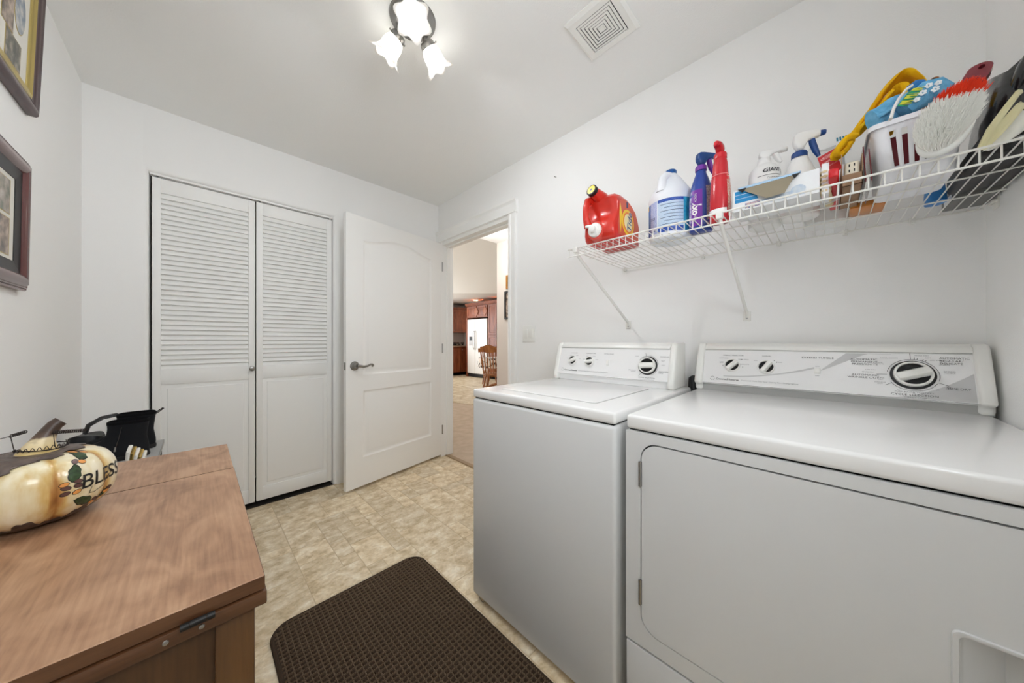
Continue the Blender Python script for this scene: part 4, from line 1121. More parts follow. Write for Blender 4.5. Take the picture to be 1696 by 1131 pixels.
m = MB(); put_text(m, lf, 'Tide', 1.2685, 0.046, 0.050, 0.0022, rot=math.radians(84), bold=0.0022, shear=0.1, sx=0.9); m.build('lettering_outline', M_whitep, jg, smooth=0)
m = MB(); put_text(m, lf, 'Tide', 1.2685, 0.046, 0.050, 0.0027, rot=math.radians(84), bold=0.0006, shear=0.1, sx=0.9); m.build('lettering', M_navy, jg, smooth=0)
m = MB(); m.prism([(1.232, 0.142), (1.246, 0.142), (1.246, 0.166), (1.232, 0.166)], 0.0006, 0.0011, lf); m.build('label_tag', M_navy, jg, smooth=0)

# ---- bleach bottle
M_bleach = mat('bleach_white', (232, 236, 242), 0.35, sss=0.1); M_bl_blue = mat('label_blue', (18, 92, 178), 0.4); M_lilac = mat('label_lilac', (150, 170, 222), 0.45, var=(300, (196, 206, 236), 2)); M_pale = mat('label_pale_blue', (170, 200, 228), 0.45, var=(420, (206, 222, 238), 2)); M_cyan = mat('label_cyan', (28, 142, 188), 0.4, var=(60, (70, 176, 206), 3)); M_dkblue = mat('label_deep_blue', (22, 60, 150), 0.4, var=(260, (60, 100, 190), 2)); M_linea = mat('label_white_line', (226, 238, 248), 0.45)
bl = thing('bleach_bottle', 'white gallon bleach bottle with blue wrap label and blue cap', 'bottle', (1.357, 0.446, DK))
B = Bottle((1.357, 0.446, D0), [(0.0, 0.070, 0.070), (0.003, 0.076, 0.076), (0.012, 0.080, 0.080), (0.022, 0.081, 0.081), (0.150, 0.081, 0.081), (0.168, 0.082, 0.082), (0.180, 0.080, 0.080), (0.200, 0.070, 0.070), (0.225, 0.053, 0.053), (0.250, 0.038, 0.038), (0.262, 0.028, 0.028), (0.275, 0.020, 0.020)])
B.body(MB(), 40).build('body', M_bleach, bl, smooth=60)
m = MB(); m.lathe([(0.0225, 0.262), (0.0225, 0.284), (0.020, 0.288), (0.0, 0.289)], (1.357, 0.446, D0), 28, wob=lambda r_, h_, t: (r_*(1+0.015*math.cos(30*t)), h_)); m.build('cap', mat('cap_blue', (20, 84, 150), 0.35), bl)
m = MB(); m.tube([(1.337, 0.446, D0+0.258), (1.312, 0.452, D0+0.254), (1.296, 0.456, D0+0.236), (1.293, 0.458, D0+0.212), (1.296, 0.458, D0+0.190)], [0.017, 0.016, 0.015, 0.016, 0.022], 14); m.build('handle', M_bleach, bl, smooth=60)
for t0, t1, z0, z1, mm_ in ((108, 136, 0.022, 0.150, M_bl_blue), (136, 162, 0.022, 0.150, M_lilac), (164, 231, 0.040, 0.138, M_pale), (231, 300, 0.022, 0.150, M_cyan), (164, 231, 0.022, 0.040, M_dkblue), (164, 231, 0.138, 0.150, M_dkblue), (162, 164, 0.022, 0.150, M_linea), (70, 108, 0.022, 0.150, M_cyan)):
    B.wrap(MB(), t0, t1, z0, z1, 0.0006, 14).build('label', mm_, bl, smooth=60)
B.wrap(MB(), 112, 124, 0.132, 0.150, 0.0009, 4).build('label_flash', M_yel, bl)
m = MB()
for k in range(7): B.wrap(m, 182 if k % 2 else 172, 230, 0.050+0.0128*k, 0.0518+0.0128*k, 0.0010, 10, 1)
for k in (0.034, 0.080, 0.086): B.wrap(m, 141, 156, k, k+0.002, 0.0010, 6, 1)
m.build('label_lines', M_navy, bl); 
# ---- purple and blue spray
M_oxyb = mat('spray_blue', (26, 62, 150), 0.3, coat=0.2); M_oxyp = mat('spray_purple', (112, 42, 156), 0.35); M_greyl = mat('label_grey', (176, 170, 172), 0.45, var=(200, (118, 104, 112), 2)); M_hblue = mat('head_blue', (22, 68, 134), 0.35)
ox = thing('spray_bottle', 'blue stain spray bottle with purple label and blue trigger head', 'spray bottle', (1.315, 0.3268, DK))
B = Bottle((1.315, 0.3268, D0), [(0.0, 0.026, 0.032), (0.004, 0.031, 0.037), (0.03, 0.033, 0.039), (0.13, 0.032, 0.038), (0.165, 0.029, 0.033), (0.195, 0.022, 0.024), (0.215, 0.016, 0.017), (0.230, 0.015, 0.015)], rot=math.radians(10), expo=2.6)
B.body(MB(), 32).build('body', M_oxyb, ox, smooth=60)
B.wrap(MB(), 148, 196, 0.018, 0.150, 0.0006).build('label', M_oxyp, ox, smooth=60)
B.wrap(MB(), 126, 148, 0.018, 0.148, 0.0006).build('label', mat('label_lavender', (206, 200, 226), 0.45, var=(120, (90, 80, 160), 2)), ox, smooth=60)
B.wrap(MB(), 214, 262, 0.012, 0.160, 0.0006).build('label', M_greyl, ox, smooth=60)
m = MB()
def otext(s_, th, z, size, bold): 
    f = lambda u, v, w_: B.P(math.radians(th) + v*-1*0 + u/0.034, z+v, w_)
    put_text(m, f, s_, 0, 0, size, 0.0012, rot=math.radians(90), bold=bold)
otext('oxy', 180, 0.058, 0.030, 0.0012); otext('WITH', 178, 0.038, 0.0085, 0); otext('ACTION', 178, 0.104, 0.0085, 0)
m.build('lettering', M_whitep, ox, smooth=0)
spray_head(ox, (1.315, 0.3268, D0+0.226), math.radians(-40), (M_hblue, M_oxyp, M_oxyp), h=0.068, L=0.062, collar=0.0185)
# ---- red spray
M_redb = mat('spray_red', (196, 26, 40), 0.25, coat=0.3)
rd = thing('spray_bottle', 'red spray bottle with a silver band near its base', 'spray bottle', (1.255, 0.254, DK))
B = Bottle((1.255, 0.254, D0), [(0.0, 0.026, 0.026), (0.004, 0.031, 0.030), (0.02, 0.0325, 0.031), (0.08, 0.031, 0.030), (0.146, 0.028, 0.027), (0.152, 0.026, 0.025), (0.158, 0.025, 0.024), (0.200, 0.021, 0.021), (0.216, 0.018, 0.018), (0.220, 0.017, 0.017)], expo=2.3)
B.body(MB(), 32).build('body', M_redb, rd, smooth=60)
B.wrap(MB(), 120, 226, 0.022, 0.040, 0.0006).build('label', M_whitep, rd, smooth=60)
B.wrap(MB(), 232, 285, 0.012, 0.15, 0.0006).build('label', mat('label_tan', (214, 200, 184), 0.45, var=(140, (196, 90, 80), 2)), rd, smooth=60)
B.wrap(MB(), 100, 290, 0.1545, 0.1575, 0.0012, 20, 1).build('seam_ring', mat('ring_pink', (226, 120, 124), 0.4), rd)
spray_head(rd, (1.255, 0.254, D0+0.216), math.radians(172), (M_redb, M_redb, M_redb), h=0.050, L=0.034, collar=0.019, trig=False)

# ---- white giant size bottle
M_opal = mat('opaque_white_plastic', (234, 234, 232), 0.35, sss=0.1)
gs = thing('spray_bottle', 'all white spray bottle lettered giant size behind the blue and white box', 'spray bottle', (1.43, 0.156, DK))
B = Bottle((1.43, 0.156, D0), [(0.0, 0.044, 0.040), (0.004, 0.050, 0.046), (0.172, 0.050, 0.046), (0.200, 0.047, 0.043), (0.212, 0.039, 0.036), (0.220, 0.029, 0.027), (0.227, 0.021, 0.020), (0.238, 0.019, 0.019)], expo=2.4)
B.body(MB(), 32).build('body', M_opal, gs, smooth=60)
m = MB(); B.text(m, 'GIANT SIZE', 179, 0.181, 0.019, bold=0.0004, shear=0.15)
B.wrap(m, 168, 250, 0.1690, 0.1704, 0.0010, 14, 1)
B.text(m, 'CLEANS AND FRESHENS', 192, 0.157, 0.0075); B.text(m, 'WITHOUT BLEACH', 196, 0.147, 0.0075); B.text(m, 'LAUNDRY STAIN REMOVER', 174, 0.135, 0.0075)
m.build('lettering', M_ink, gs, smooth=0)
spray_head(gs, (1.43, 0.156, D0+0.230), math.radians(-70), (M_opal, M_opal, M_opal), h=0.046, L=0.062, collar=0.0185)
# ---- white bottle with blue trigger
bt = thing('spray_bottle', 'white spray bottle with blue collar, blue trigger and blue nozzle', 'spray bottle', (1.40, 0.062, DK))
B = Bottle((1.40, 0.062, D0), [(0.0, 0.040, 0.043), (0.004, 0.045, 0.048), (0.10, 0.046, 0.049), (0.13, 0.043, 0.046), (0.160, 0.033, 0.035), (0.185, 0.024, 0.025), (0.205, 0.019, 0.019)], expo=2.3)
B.body(MB(), 32).build('body', M_opal, bt, smooth=60)
spray_head(bt, (1.395, 0.062, D0+0.198), math.radians(-72), (M_opal, M_hblue, M_hblue), h=0.080, L=0.062, collar=0.020)

# ---- blue and white box with open flap
M_card = mat('box_white_card', (228, 230, 232), 0.5); M_boxblue = mat('box_blue', (24, 132, 190), 0.45); M_kraft = mat('raw_cardboard', (142, 132, 112), 0.8); M_sky = mat('box_sky_print', (150, 196, 232), 0.45, var=(240, (186, 212, 236), 2)); M_pal2 = mat('box_pale_blue_print', (178, 196, 216), 0.5, var=(90, (206, 214, 222), 2)); M_brick = mat('box_pink_print', (206, 176, 170), 0.5, var=(240, (90, 110, 160), 1))
bx = thing('tissue_box', 'blue and white printed carton with its flap torn open, on the shelf front', 'box', (1.225, 0.115, DK))
X0b, X1b, Y0b, Y1b, H1 = 1.185, 1.300, 0.012, 0.205, 0.066
m = MB(); m.box(X0b, X1b, Y0b, Y1b, D0, D0+H1); m.build('carton', M_card, bx, bevel=0.0012)
ff = lambda u, v, w_=0.0: (X0b - w_, Y1b - u, D0 + v)
m = MB()
for k in range(3): m.prism([(0.004, 0.026+0.0125*k), (0.062-0.004*k, 0.026+0.0125*k), (0.058-0.004*k, 0.037+0.0125*k), (0.004, 0.037+0.0125*k)], 0.0002, 0.0006, ff)
m.build('printed_bar', M_boxblue, bx, smooth=0)
m = MB(); m.prism([(0.07, 0.006), (0.165, 0.006), (0.165, 0.024), (0.07, 0.020)], 0.0002, 0.0006, ff); m.prism(ell(0.150, 0.022, 0.016, 0.013, 20), 0.0006, 0.0009, ff); m.build('printed_patch', M_pal2, bx, smooth=0)
m = MB(); m.prism([(0.03, 0.004), (0.065, 0.004), (0.065, 0.020), (0.03, 0.020)], 0.0002, 0.0006, ff); m.build('printed_patch', M_brick, bx, smooth=0)
# sides printed underneath
fu = lambda u, v, w_=0.0: (X0b + v, Y1b - u, D0 - 0.0001)
fl_ = MB()
fl_.hexa([(X0b-0.0005, 0.187, D0+0.0655), (X0b-0.0005, 0.060, D0+0.0655), (1.1655, 0.082, D0+0.0160), (1.1655, 0.121, D0+0.0135), (X0b+0.001, 0.187, D0+0.067), (X0b+0.001, 0.060, D0+0.067), (1.1665, 0.082, D0+0.0175), (1.1665, 0.121, D0+0.0150)])
fl_.build('flap', M_kraft, bx, smooth=0)
lp = MB()
lp.hexa([(X0b-0.001, 0.190, D0+0.0660), (X0b-0.001, 0.056, D0+0.0660), (X0b+0.016, 0.050, D0+0.0662), (X0b+0.016, 0.196, D0+0.0662), (X0b-0.001, 0.190, D0+0.0672), (X0b-0.001, 0.056, D0+0.0672), (X0b+0.016, 0.050, D0+0.0790), (X0b+0.016, 0.196, D0+0.0790)])
lp.build('flap_edge', M_sky, bx, smooth=0)
for y0g, y1g in ((0.194, 0.172), (0.050, 0.068)):
    t_ = MB()
    t_.add([(X0b-0.0015, y0g, D0+0.0675), (X0b-0.0015, y1g, D0+0.0675), (X0b-0.010, (y0g*0.35+y1g*0.65), D0+0.052), (X0b, y0g, D0+0.0675), (X0b, y1g, D0+0.0675), (X0b-0.008, (y0g*0.35+y1g*0.65), D0+0.052)], [(0,1,2),(5,4,3),(0,3,4,1),(1,4,5,2),(2,5,3,0)])
    t_.build('flap_gusset', M_black, bx, smooth=0)
wb_ = tag(MB().box(1.205, 1.292, -0.006, 0.0085, D0, D0+0.082).build('card_sleeve', M_card, bevel=0.001, loc=(1.25, 0.0, DK)), 'narrow white carton standing at the right end of the blue and white box', 'box')

# ---- white paper sack behind, with a bar marked corner
M_paper = mat('white_paper_sack', (226, 227, 226), 0.6)
sk = thing('paper_sack', 'crumpled white paper sack against the wall behind the red card', 'bag', (1.52, 0.0, DK))
random.seed(5)
def crumple(cx_, cy_, a, b, h, amp, seed, top=0.3, seg=20, nz=9, bz=None):
    random.seed(seed); m_ = MB(); rr_ = []
    ph = [random.uniform(0, 6.28) for _ in range(8)]
    z0_ = D0 if bz is None else bz
    for j in range(nz):
        t = j/(nz-1); k = 1 - (1-top)*t**2.2
        ring = []
        for i in range(seg):
            th_ = 2*math.pi*i/seg
            q = 1 + amp*(math.sin(3*th_+ph[0]+2*t) + 0.6*math.sin(5*th_+ph[1]-4*t) + 0.5*math.sin(9*th_+ph[2]+5*t))
            ring.append((cx_ + a*k*q*math.copysign(abs(math.cos(th_))**0.75, math.cos(th_)), cy_ + b*k*q*math.copysign(abs(math.sin(th_))**0.75, math.sin(th_)), z0_ + h*t*(1+0.08*math.sin(2*th_+ph[3]))*(1 if j else 0)))
        rr_.append(ring)
    m_.rings(rr_); return m_
crumple(1.535, 0.002, 0.060, 0.055, 0.255, 0.035, 8, 0.75).build('sack', M_paper, sk, smooth=25)
m = MB(); fk_ = frame((1.40, -0.0205, 1.742), (0, -1, -0.05), (0.25, 0.05, 1))
m.prism([(0.0, -0.05), (0.031, -0.055), (0.031, 0.004), (0.0, 0.0)], -0.0008, 0.0, fk_); to = m.build('tag', M_card, sk, smooth=0)
m = MB()
for k in range(4): m.prism([(0.002+0.0065*k, -0.014), (0.006+0.0065*k, -0.0145), (0.006+0.0065*k, -0.001), (0.002+0.0065*k, -0.0005)], 0.0, 0.0004, fk_)
m.build('tag_bars', mat('teal_print', (18, 112, 140), 0.45), to, smooth=0)
# ---- red card leaning
M_redc = mat('red_card', (184, 24, 32), 0.45)
rc = thing('red_card', 'flat red printed card leaning behind the cream gloves', 'card', (1.31, -0.01, DK))
fk_ = frame((1.3015, 0.0005, 1.5925), (0, -0.93, 0.36), (0.10, 0.23, 0.95))
m = MB(); m.prism([(-0.002, 0), (0.036, 0), (0.036, 0.068), (-0.002, 0.068)], -0.0012, 0, fk_); m.build('card_face', M_redc, rc, smooth=0)
m = MB(); m.prism([(-0.020, -0.079), (0.042, -0.085), (0.042, 0.01), (-0.036, 0.040), (-0.030, 0.0)], -0.0035, -0.0015, fk_); m.build('card_backing', M_card, rc, smooth=0)
m = MB()
line2(m, fk_, ell(0.016, 0.056, 0.013, 0.004, 20) + [(0.029, 0.056)], 0.0008, 0.0004); put_text(m, fk_, 'Rosebud', 0.006, 0.0545, 0.0065, 0.0004, shear=0.3)
put_text(m, fk_, 'HAND & NAIL', 0.003, 0.040, 0.0060, 0.0004, bold=0.0001); put_text(m, fk_, 'Soothing care cream', 0.003, 0.026, 0.0042, 0.0004)
m.build('lettering', mat('pink_print', (246, 206, 206), 0.5), rc, smooth=0)
# ---- cream knit gloves rolled
M_knit = mat('cream_knit', (226, 210, 172), 0.9, spec=0.1, bump=(500, 0.5, 0.002))
gv = thing('knit_glove', 'rolled cream knit work glove between the white carton and the red scraper', 'glove', (1.24, 0.0, DK))
for k in range(5):
    z = D0 + 0.008 + 0.0128*k; a = 0.0065 + 0.001*(k % 2)
    MB().tube([(1.330, -0.006, z-0.002), (1.29, -0.004+0.001*k, z), (1.24, 0.0, z+0.001), (1.212, 0.002, z+0.001), (1.203, 0.003, z)], [a, a*1.05, a*1.1, a, a*0.45], 12, flat=1.6).build('finger', M_knit, gv, smooth=60)
# ---- red stick
M_redp = mat('red_plastic', (204, 22, 32), 0.3)
rs = thing('plastic_scraper', 'flat red plastic scraper lying tilted over the shelf front beside the brown box', 'scraper', (1.27, -0.014, DK))
m = MB(); m.hexa([(1.168, -0.024, 1.5385), (1.385, -0.026, D0+0.001), (1.385, -0.008, D0+0.001), (1.168, -0.0045, 1.5385), (1.168, -0.024, 1.5600), (1.385, -0.026, D0+0.018), (1.385, -0.008, D0+0.018), (1.168, -0.0045, 1.5615)])
m.build('grip', M_redp, rs, bevel=0.004, bseg=3); MB().lathe([(0.003, 0), (0.003, 0.0006), (0, 0.0007)], (1.168, -0.014, 1.549), 10, (-1, 0, 0.1)).build('rivet', M_redp, rs)
# ---- brown box with a plug-in timer
bb = thing('brown_carton', 'small torn brown cardboard box holding a white outlet adapter', 'box', (1.27, -0.047, DK))
y0c, y1c = -0.066, -0.029
m = MB()
m.box(1.19, 1.385, y0c, y1c, D0, D0+0.0015); m.box(1.19, 1.1915, y0c, y1c, D0, D0+0.030)
m.add([(1.19, y1c, D0), (1.385, y1c, D0), (1.385, y1c, D0+0.075), (1.25, y1c, D0+0.07), (1.215, y1c, D0+0.062), (1.19, y1c+0.001, D0+0.086), (1.19, y1c-0.0015, D0), (1.385, y1c-0.0015, D0), (1.385, y1c-0.0015, D0+0.075), (1.25, y1c-0.0015, D0+0.07), (1.215, y1c-0.0015, D0+0.062), (1.19, y1c-0.0005, D0+0.086)], [(0,1,2,3,4,5),(11,10,9,8,7,6),(0,6,7,1),(1,7,8,2),(2,8,9,3),(3,9,10,4),(4,10,11,5),(5,11,6,0)])
m.add([(1.19, y0c, D0), (1.385, y0c, D0), (1.385, y0c, D0+0.072), (1.19, y0c, D0+0.074), (1.19, y0c+0.0015, D0), (1.385, y0c+0.0015, D0), (1.385, y0c+0.0015, D0+0.072), (1.19, y0c+0.0015, D0+0.074)], [(0,1,2,3),(7,6,5,4),(0,4,5,1),(1,5,6,2),(2,6,7,3),(3,7,4,0)])
m.box(1.3835, 1.385, y0c, y1c, D0, D0+0.07)
m.build('carton', mat('brown_card', (160, 128, 98), 0.8, var=(30, (140, 110, 84), 3)), bb, smooth=0)
ad = thing('outlet_adapter', 'off white outlet adapter inside the brown cardboard box', 'adapter', (1.215, -0.047, DK+0.04))
m = MB(); m.box(1.200, 1.235, -0.0615, -0.034, D0+0.002, D0+0.066); m.build('housing', mat('ivory_plastic', (222, 214, 194), 0.4), ad, bevel=0.006, bseg=3)
m = MB()
for z in (D0+0.038, D0+0.052):
    for yy in (-0.052, -0.043): m.box(1.1994, 1.2002, yy-0.0012, yy+0.0012, z, z+0.007)
m.build('slots', M_black, ad, smooth=0)
# ---- clear packaging slips
M_clear = mat('clear_plastic', (206, 200, 192), 0.15, spec=0.5, alpha=0.55)
for k, (yy, lab) in enumerate(((-0.071, 'front clear plastic slip with brown edge, left of the white basket'), (-0.081, 'rear clear plastic slip leaning on the white basket'))):
    t_ = thing('plastic_slip', lab, 'packaging', (1.27, yy, DK))
    m = MB(); m.hexa([(1.195, yy, D0), (1.38, yy, D0), (1.38, yy-0.001, D0), (1.195, yy-0.001, D0), (1.21, yy+0.004, D0+0.098-0.01*k), (1.38, yy+0.004, D0+0.10), (1.38, yy+0.003, D0+0.10), (1.21, yy+0.003, D0+0.098-0.01*k)]); m.build('sheet', M_clear, t_, smooth=0)
    m = MB(); m.tube([(1.194, yy-0.0005, D0+0.001), (1.209, yy+0.0035, D0+0.098-0.01*k)], 0.0013, 6); m.build('edge_fold', mat('maroon_edge', (104, 30, 40), 0.5), t_)
ob = tag(MB().box(1.405, 1.50, -0.125, -0.052, D0, D0+0.016).build('amber_packet', mat('amber', (196, 122, 40), 0.3), bevel=0.003, loc=(1.45, -0.09, DK)), 'flat amber packet lying on the wires behind the white basket', 'packet')

# ---- white plastic basket with slots
M_bask = mat('basket_white', (232, 233, 238), 0.35, sss=0.05)
bk = thing('plastic_basket', 'white slotted plastic basket full of cleaning cloths on the shelf', 'basket', (1.32, -0.175, DK))
def per(t):
    """t in 0..1 bottom to top: rounded rect around the tub"""
    xa, xb = 1.240 - 0.022*t, 1.405 + 0.020*t; ya, yb = -0.214 - 0.014*t, -0.100 + 0.020*t
    return xa, xb, ya, yb
def ringpts(t, z):
    xa, xb, ya, yb = per(t); r_ = 0.018; pts = []
    def seg(p, q, n_):
        for i in range(n_): pts.append((p[0]+(q[0]-p[0])*i/n_, p[1]+(q[1]-p[1])*i/n_, z))
    def cor(cx_, cy_, a0):
        for i in range(4): 
            a = math.radians(a0 - 90*i/4); pts.append((cx_ + r_*math.cos(a), cy_ + r_*math.sin(a), z))
    # start front-left going to the right along the front (x=xa), y decreasing
    seg((xa, yb-r_), (xa, ya+r_), 11); cor(xa+r_, ya+r_, 180+0) if False else None
    for i in range(4):
        a = math.radians(180 + 90*i/4); pts.append((xa+r_ + r_*math.cos(a), ya+r_ + r_*math.sin(a), z))
    seg((xa+r_, ya), (xb-r_, ya), 15)
    for i in range(4):
        a = math.radians(270 + 90*i/4); pts.append((xb-r_ + r_*math.cos(a), ya+r_ + r_*math.sin(a), z))
    seg((xb, ya+r_), (xb, yb-r_), 11)
    for i in range(4):
        a = math.radians(0 + 90*i/4); pts.append((xb-r_ + r_*math.cos(a), yb-r_ + r_*math.sin(a), z))
    seg((xb-r_, yb), (xa+r_, yb), 15)
    for i in range(4):
        a = math.radians(90 + 90*i/4); pts.append((xa+r_ + r_*math.cos(a), yb-r_ + r_*math.sin(a), z))
    return pts
lev = [(0.0, 0.0022), (0.04, 0.007), (0.20, 0.036), (0.80, 0.122), (0.97, 0.142), (1.0, 0.146)]
rg = [ringpts(t, D0+z) for t, z in lev]
n = len(rg[0]); m = MB(); vs = [p for r_ in rg for p in r_]; fs = []
slot = set()
for base in (0, 34):
    for q in range(1, 11, 2): slot.add(base+q)
for i in range(len(rg)-1):
    for j in range(n):
        if i == 2 and j in slot: continue
        k = (j+1) % n; fs.append((i*n+j, i*n+k, (i+1)*n+k, (i+1)*n+j))
fs.append(tuple(range(n)))
m.add(vs, fs)
bo = m.build('tub', M_bask, bk, smooth=30)
sm = bo.modifiers.new('thickness', 'SOLIDIFY'); sm.thickness = 0.0025; sm.offset = 0
xa, xb, ya, yb = per(1.0)
rp = [(a, b, D0+0.146) for a, b, _ in ringpts(1.0, 0)]
cxr, cyr = (xa+xb)/2, (ya+yb)/2
m = MB(); m.rings([[(cxr+(p[0]-cxr)*0.985, cyr+(p[1]-cyr)*0.98, p[2]+0.0015) for p in rp], [(cxr+(p[0]-cxr)*1.045, cyr+(p[1]-cyr)*1.055, p[2]+0.001) for p in rp], [(cxr+(p[0]-cxr)*1.055, cyr+(p[1]-cyr)*1.065, p[2]-0.012) for p in rp], [(cxr+(p[0]-cxr)*1.04, cyr+(p[1]-cyr)*1.05, p[2]-0.012) for p in rp], [(cxr+(p[0]-cxr)*1.03, cyr+(p[1]-cyr)*1.035, p[2]-0.002) for p in rp], [(cxr+(p[0]-cxr)*0.985, cyr+(p[1]-cyr)*0.98, p[2]-0.002) for p in rp]], closed=True)
m.build('rim', M_bask, bk, smooth=40)
tag(MB().box(1.256, 1.32, -0.168, -0.112, D0+0.006, D0+0.120).build('red_box', mat('burgundy_card', (128, 18, 34), 0.5), bevel=0.002, loc=(1.285, -0.145, D0+0.006)), 'dark red box inside the white basket, seen through its slots', 'box')
tag(MB().lathe([(0.015, 0), (0.017, 0.004), (0.017, 0.10), (0.010, 0.115), (0.012, 0.125), (0, 0.126)], (1.285, -0.188, D0+0.006), 20).build('dark_bottle', mat('olive_dark', (56, 44, 34), 0.35), loc=(1.285, -0.188, D0+0.006)), 'dark brown bottle inside the white basket behind the last slot', 'bottle')
# yellow cloth folded over the basket
M_yc = mat('yellow_chamois', (238, 190, 24), 0.85, spec=0.15, bump=(300, 0.4, 0.003), var=(14, (222, 168, 18), 3))
yc = thing('yellow_cloth', 'folded yellow cleaning cloth arching out of the white basket', 'cloth', (1.31, -0.10, 1.65))
def ribbon(path, widths, thick, mt_, parent, name, wob_=0.0, seed=0):
    random.seed(seed); m_ = MB(); pts = [Vector(p) for p in path]
    # catmull-rom resample
    fine = []
    for i in range(len(pts)-1):
        p0, p1, p2, p3 = pts[max(i-1, 0)], pts[i], pts[i+1], pts[min(i+2, len(pts)-1)]
        for q in range(6):
            t = q/6
            fine.append((0.5*((2*p1) + (-p0+p2)*t + (2*p0-5*p1+4*p2-p3)*t*t + (-p0+3*p1-3*p2+p3)*t**3), widths[i] + (widths[i+1]-widths[i])*t))
    fine.append((pts[-1], widths[-1]))
    rr_ = []; N = len(fine)
    for i, (p, wd) in enumerate(fine):
        tg = (fine[min(i+1, N-1)][0] - fine[max(i-1, 0)][0]).normalized()
        side = Vector((1, 0.15, 0)); side = (side - tg*side.dot(tg)).normalized(); nn = tg.cross(side)
        top, bot = [], []
        K_ = 9
        for k in range(K_):
            s_ = -1 + 2*k/(K_-1)
            off = wob_*math.sin(2.3*s_*2 + 0.35*i + seed)
            e = thick*math.sqrt(max(0.05, 1 - s_**6))
            top.append(p + side*(wd*s_) + nn*(off + e)); bot.append(p + side*(wd*s_) + nn*(off - e))
        rr_.append(top + bot[::-1])
    m_.rings(rr_); return m_.build(name, mt_, parent, smooth=60)
ribbon([(1.2622, -0.0164, 1.6333), (1.2898, -0.0368, 1.6639), (1.3286, -0.0654, 1.7171), (1.3541, -0.0920, 1.7702), (1.3644, -0.1165, 1.8131), (1.3674, -0.1410, 1.8295), (1.3644, -0.1615, 1.8172), (1.3541, -0.1737, 1.7845), (1.3388, -0.1686, 1.7488), (1.3286, -0.1533, 1.7028)],
       [0.018, 0.024, 0.032, 0.038, 0.040, 0.040, 0.038, 0.036, 0.034, 0.03], 0.0040, M_yc, yc, 'outer_fold', 0.003, 1)
ribbon([(1.2775, -0.0593, 1.6803), (1.3133, -0.0797, 1.7130), (1.3388, -0.1042, 1.7579), (1.3470, -0.1267, 1.7866), (1.3409, -0.1451, 1.7784), (1.3286, -0.1431, 1.7436), (1.3184, -0.1308, 1.7028), (1.3184, -0.1226, 1.6721)],
       [0.02, 0.028, 0.032, 0.032, 0.030, 0.03, 0.03, 0.03], 0.0045, M_yc, yc, 'inner_fold', 0.003, 4)
ribbon([(1.2315, -0.0531, 1.6517), (1.2162, -0.0368, 1.6455), (1.2223, -0.0225, 1.6292), (1.2417, -0.0225, 1.6210), (1.2673, -0.0358, 1.6363), (1.2826, -0.0511, 1.6670)],
       [0.012, 0.015, 0.015, 0.014, 0.014, 0.014], 0.005, M_yc, yc, 'hanging_corner', 0.002, 7)
# blue knit glove with white pattern
M_blu = mat('sky_blue_knit', (122, 186, 222), 0.9, spec=0.1, bump=(420, 0.6, 0.003), var=(60, (98, 164, 204), 2)); M_wk = mat('white_knit', (232, 238, 240), 0.9, spec=0.1)
bg = thing('blue_glove', 'sky blue knit glove with white flower pattern in the basket top', 'glove', (1.2700, -0.1500, 1.6700))
m = MB(); m.tube([(1.2350, -0.0850, 1.6780), (1.2500, -0.1050, 1.6880), (1.2650, -0.1280, 1.7100), (1.2750, -0.1400, 1.7220)], [0.030, 0.031, 0.030, 0.024], 28, flat=0.55); 
m.v = [tuple(Vector(p)) for p in m.v]
m.build('cuff', M_blu, bg, smooth=60)
for k in range(9):
    q = -0.026 + 0.0065*k
    MB().tube([(1.225+q*0.55, -0.092-0.0*q, 1.688+q*0.55), (1.243+q*0.55, -0.115, 1.702+q*0.45), (1.262+q*0.55, -0.136, 1.720+q*0.3)], [0.0032, 0.0036, 0.003], 6).build('rib', M_blu, bg)
m = MB(); m.tube([(1.2350, -0.1350, 1.6820), (1.2400, -0.1500, 1.6980), (1.2450, -0.1680, 1.7100), (1.2500, -0.1860, 1.7100), (1.2500, -0.2020, 1.6980)], [0.020, 0.027, 0.030, 0.028, 0.018], 20, flat=0.7); m.build('palm', M_blu, bg, smooth=60)
for (x, y, z, r_) in ((1.2195, -0.163, 1.702, 0.0065), (1.2225, -0.172, 1.716, 0.006), (1.2185, -0.181, 1.700, 0.0065), (1.226, -0.186, 1.716, 0.0055), (1.218, -0.154, 1.690, 0.005)):
    m = MB()
    for q in range(5):
        a = q*1.2566; m.lathe([(0.0, -0.0025), (0.0030, 0.0), (0.0, 0.0018)], (x, y+r_*0.62*math.cos(a), z+r_*0.62*math.sin(a)), 8, (-1, 0, 0.2), )
    m.build('flower_patch', M_wk, bg)
# dish brush: white spine with green and yellow bristles, blue tip
db = thing('dish_brush', 'small dish brush with white handle, green and yellow bristles in the basket', 'brush', (1.22, -0.135, 1.68))
MB().tube([(1.197, -0.1115, 1.653), (1.200, -0.117, 1.678), (1.205, -0.125, 1.700), (1.212, -0.137, 1.719), (1.218, -0.147, 1.727)], [0.006, 0.0055, 0.005, 0.0045, 0.004], 10, flat=0.6).build('spine', M_plastic, db)
for col, ta in (((30, 160, 110), 0.0), ((222, 222, 70), 0.5)):
    m = MB(); random.seed(int(ta*10)+3)
    for k in range(26):
        t = random.random(); p = Vector((1.214, -0.124, 1.690)).lerp(Vector((1.221, -0.146, 1.722)), t) + Vector((0.003, -0.004*ta, 0.0))
        d_ = Vector((random.uniform(-0.2, 0.25), -1, random.uniform(-0.6, -0.2))).normalized()
        m.tube([tuple(p), tuple(p + d_*0.019)], [0.0012, 0.0006], 5)
    stuff(m.build('bristles', mat('bristle_green' if ta == 0 else 'bristle_yellow', col, 0.6), db))
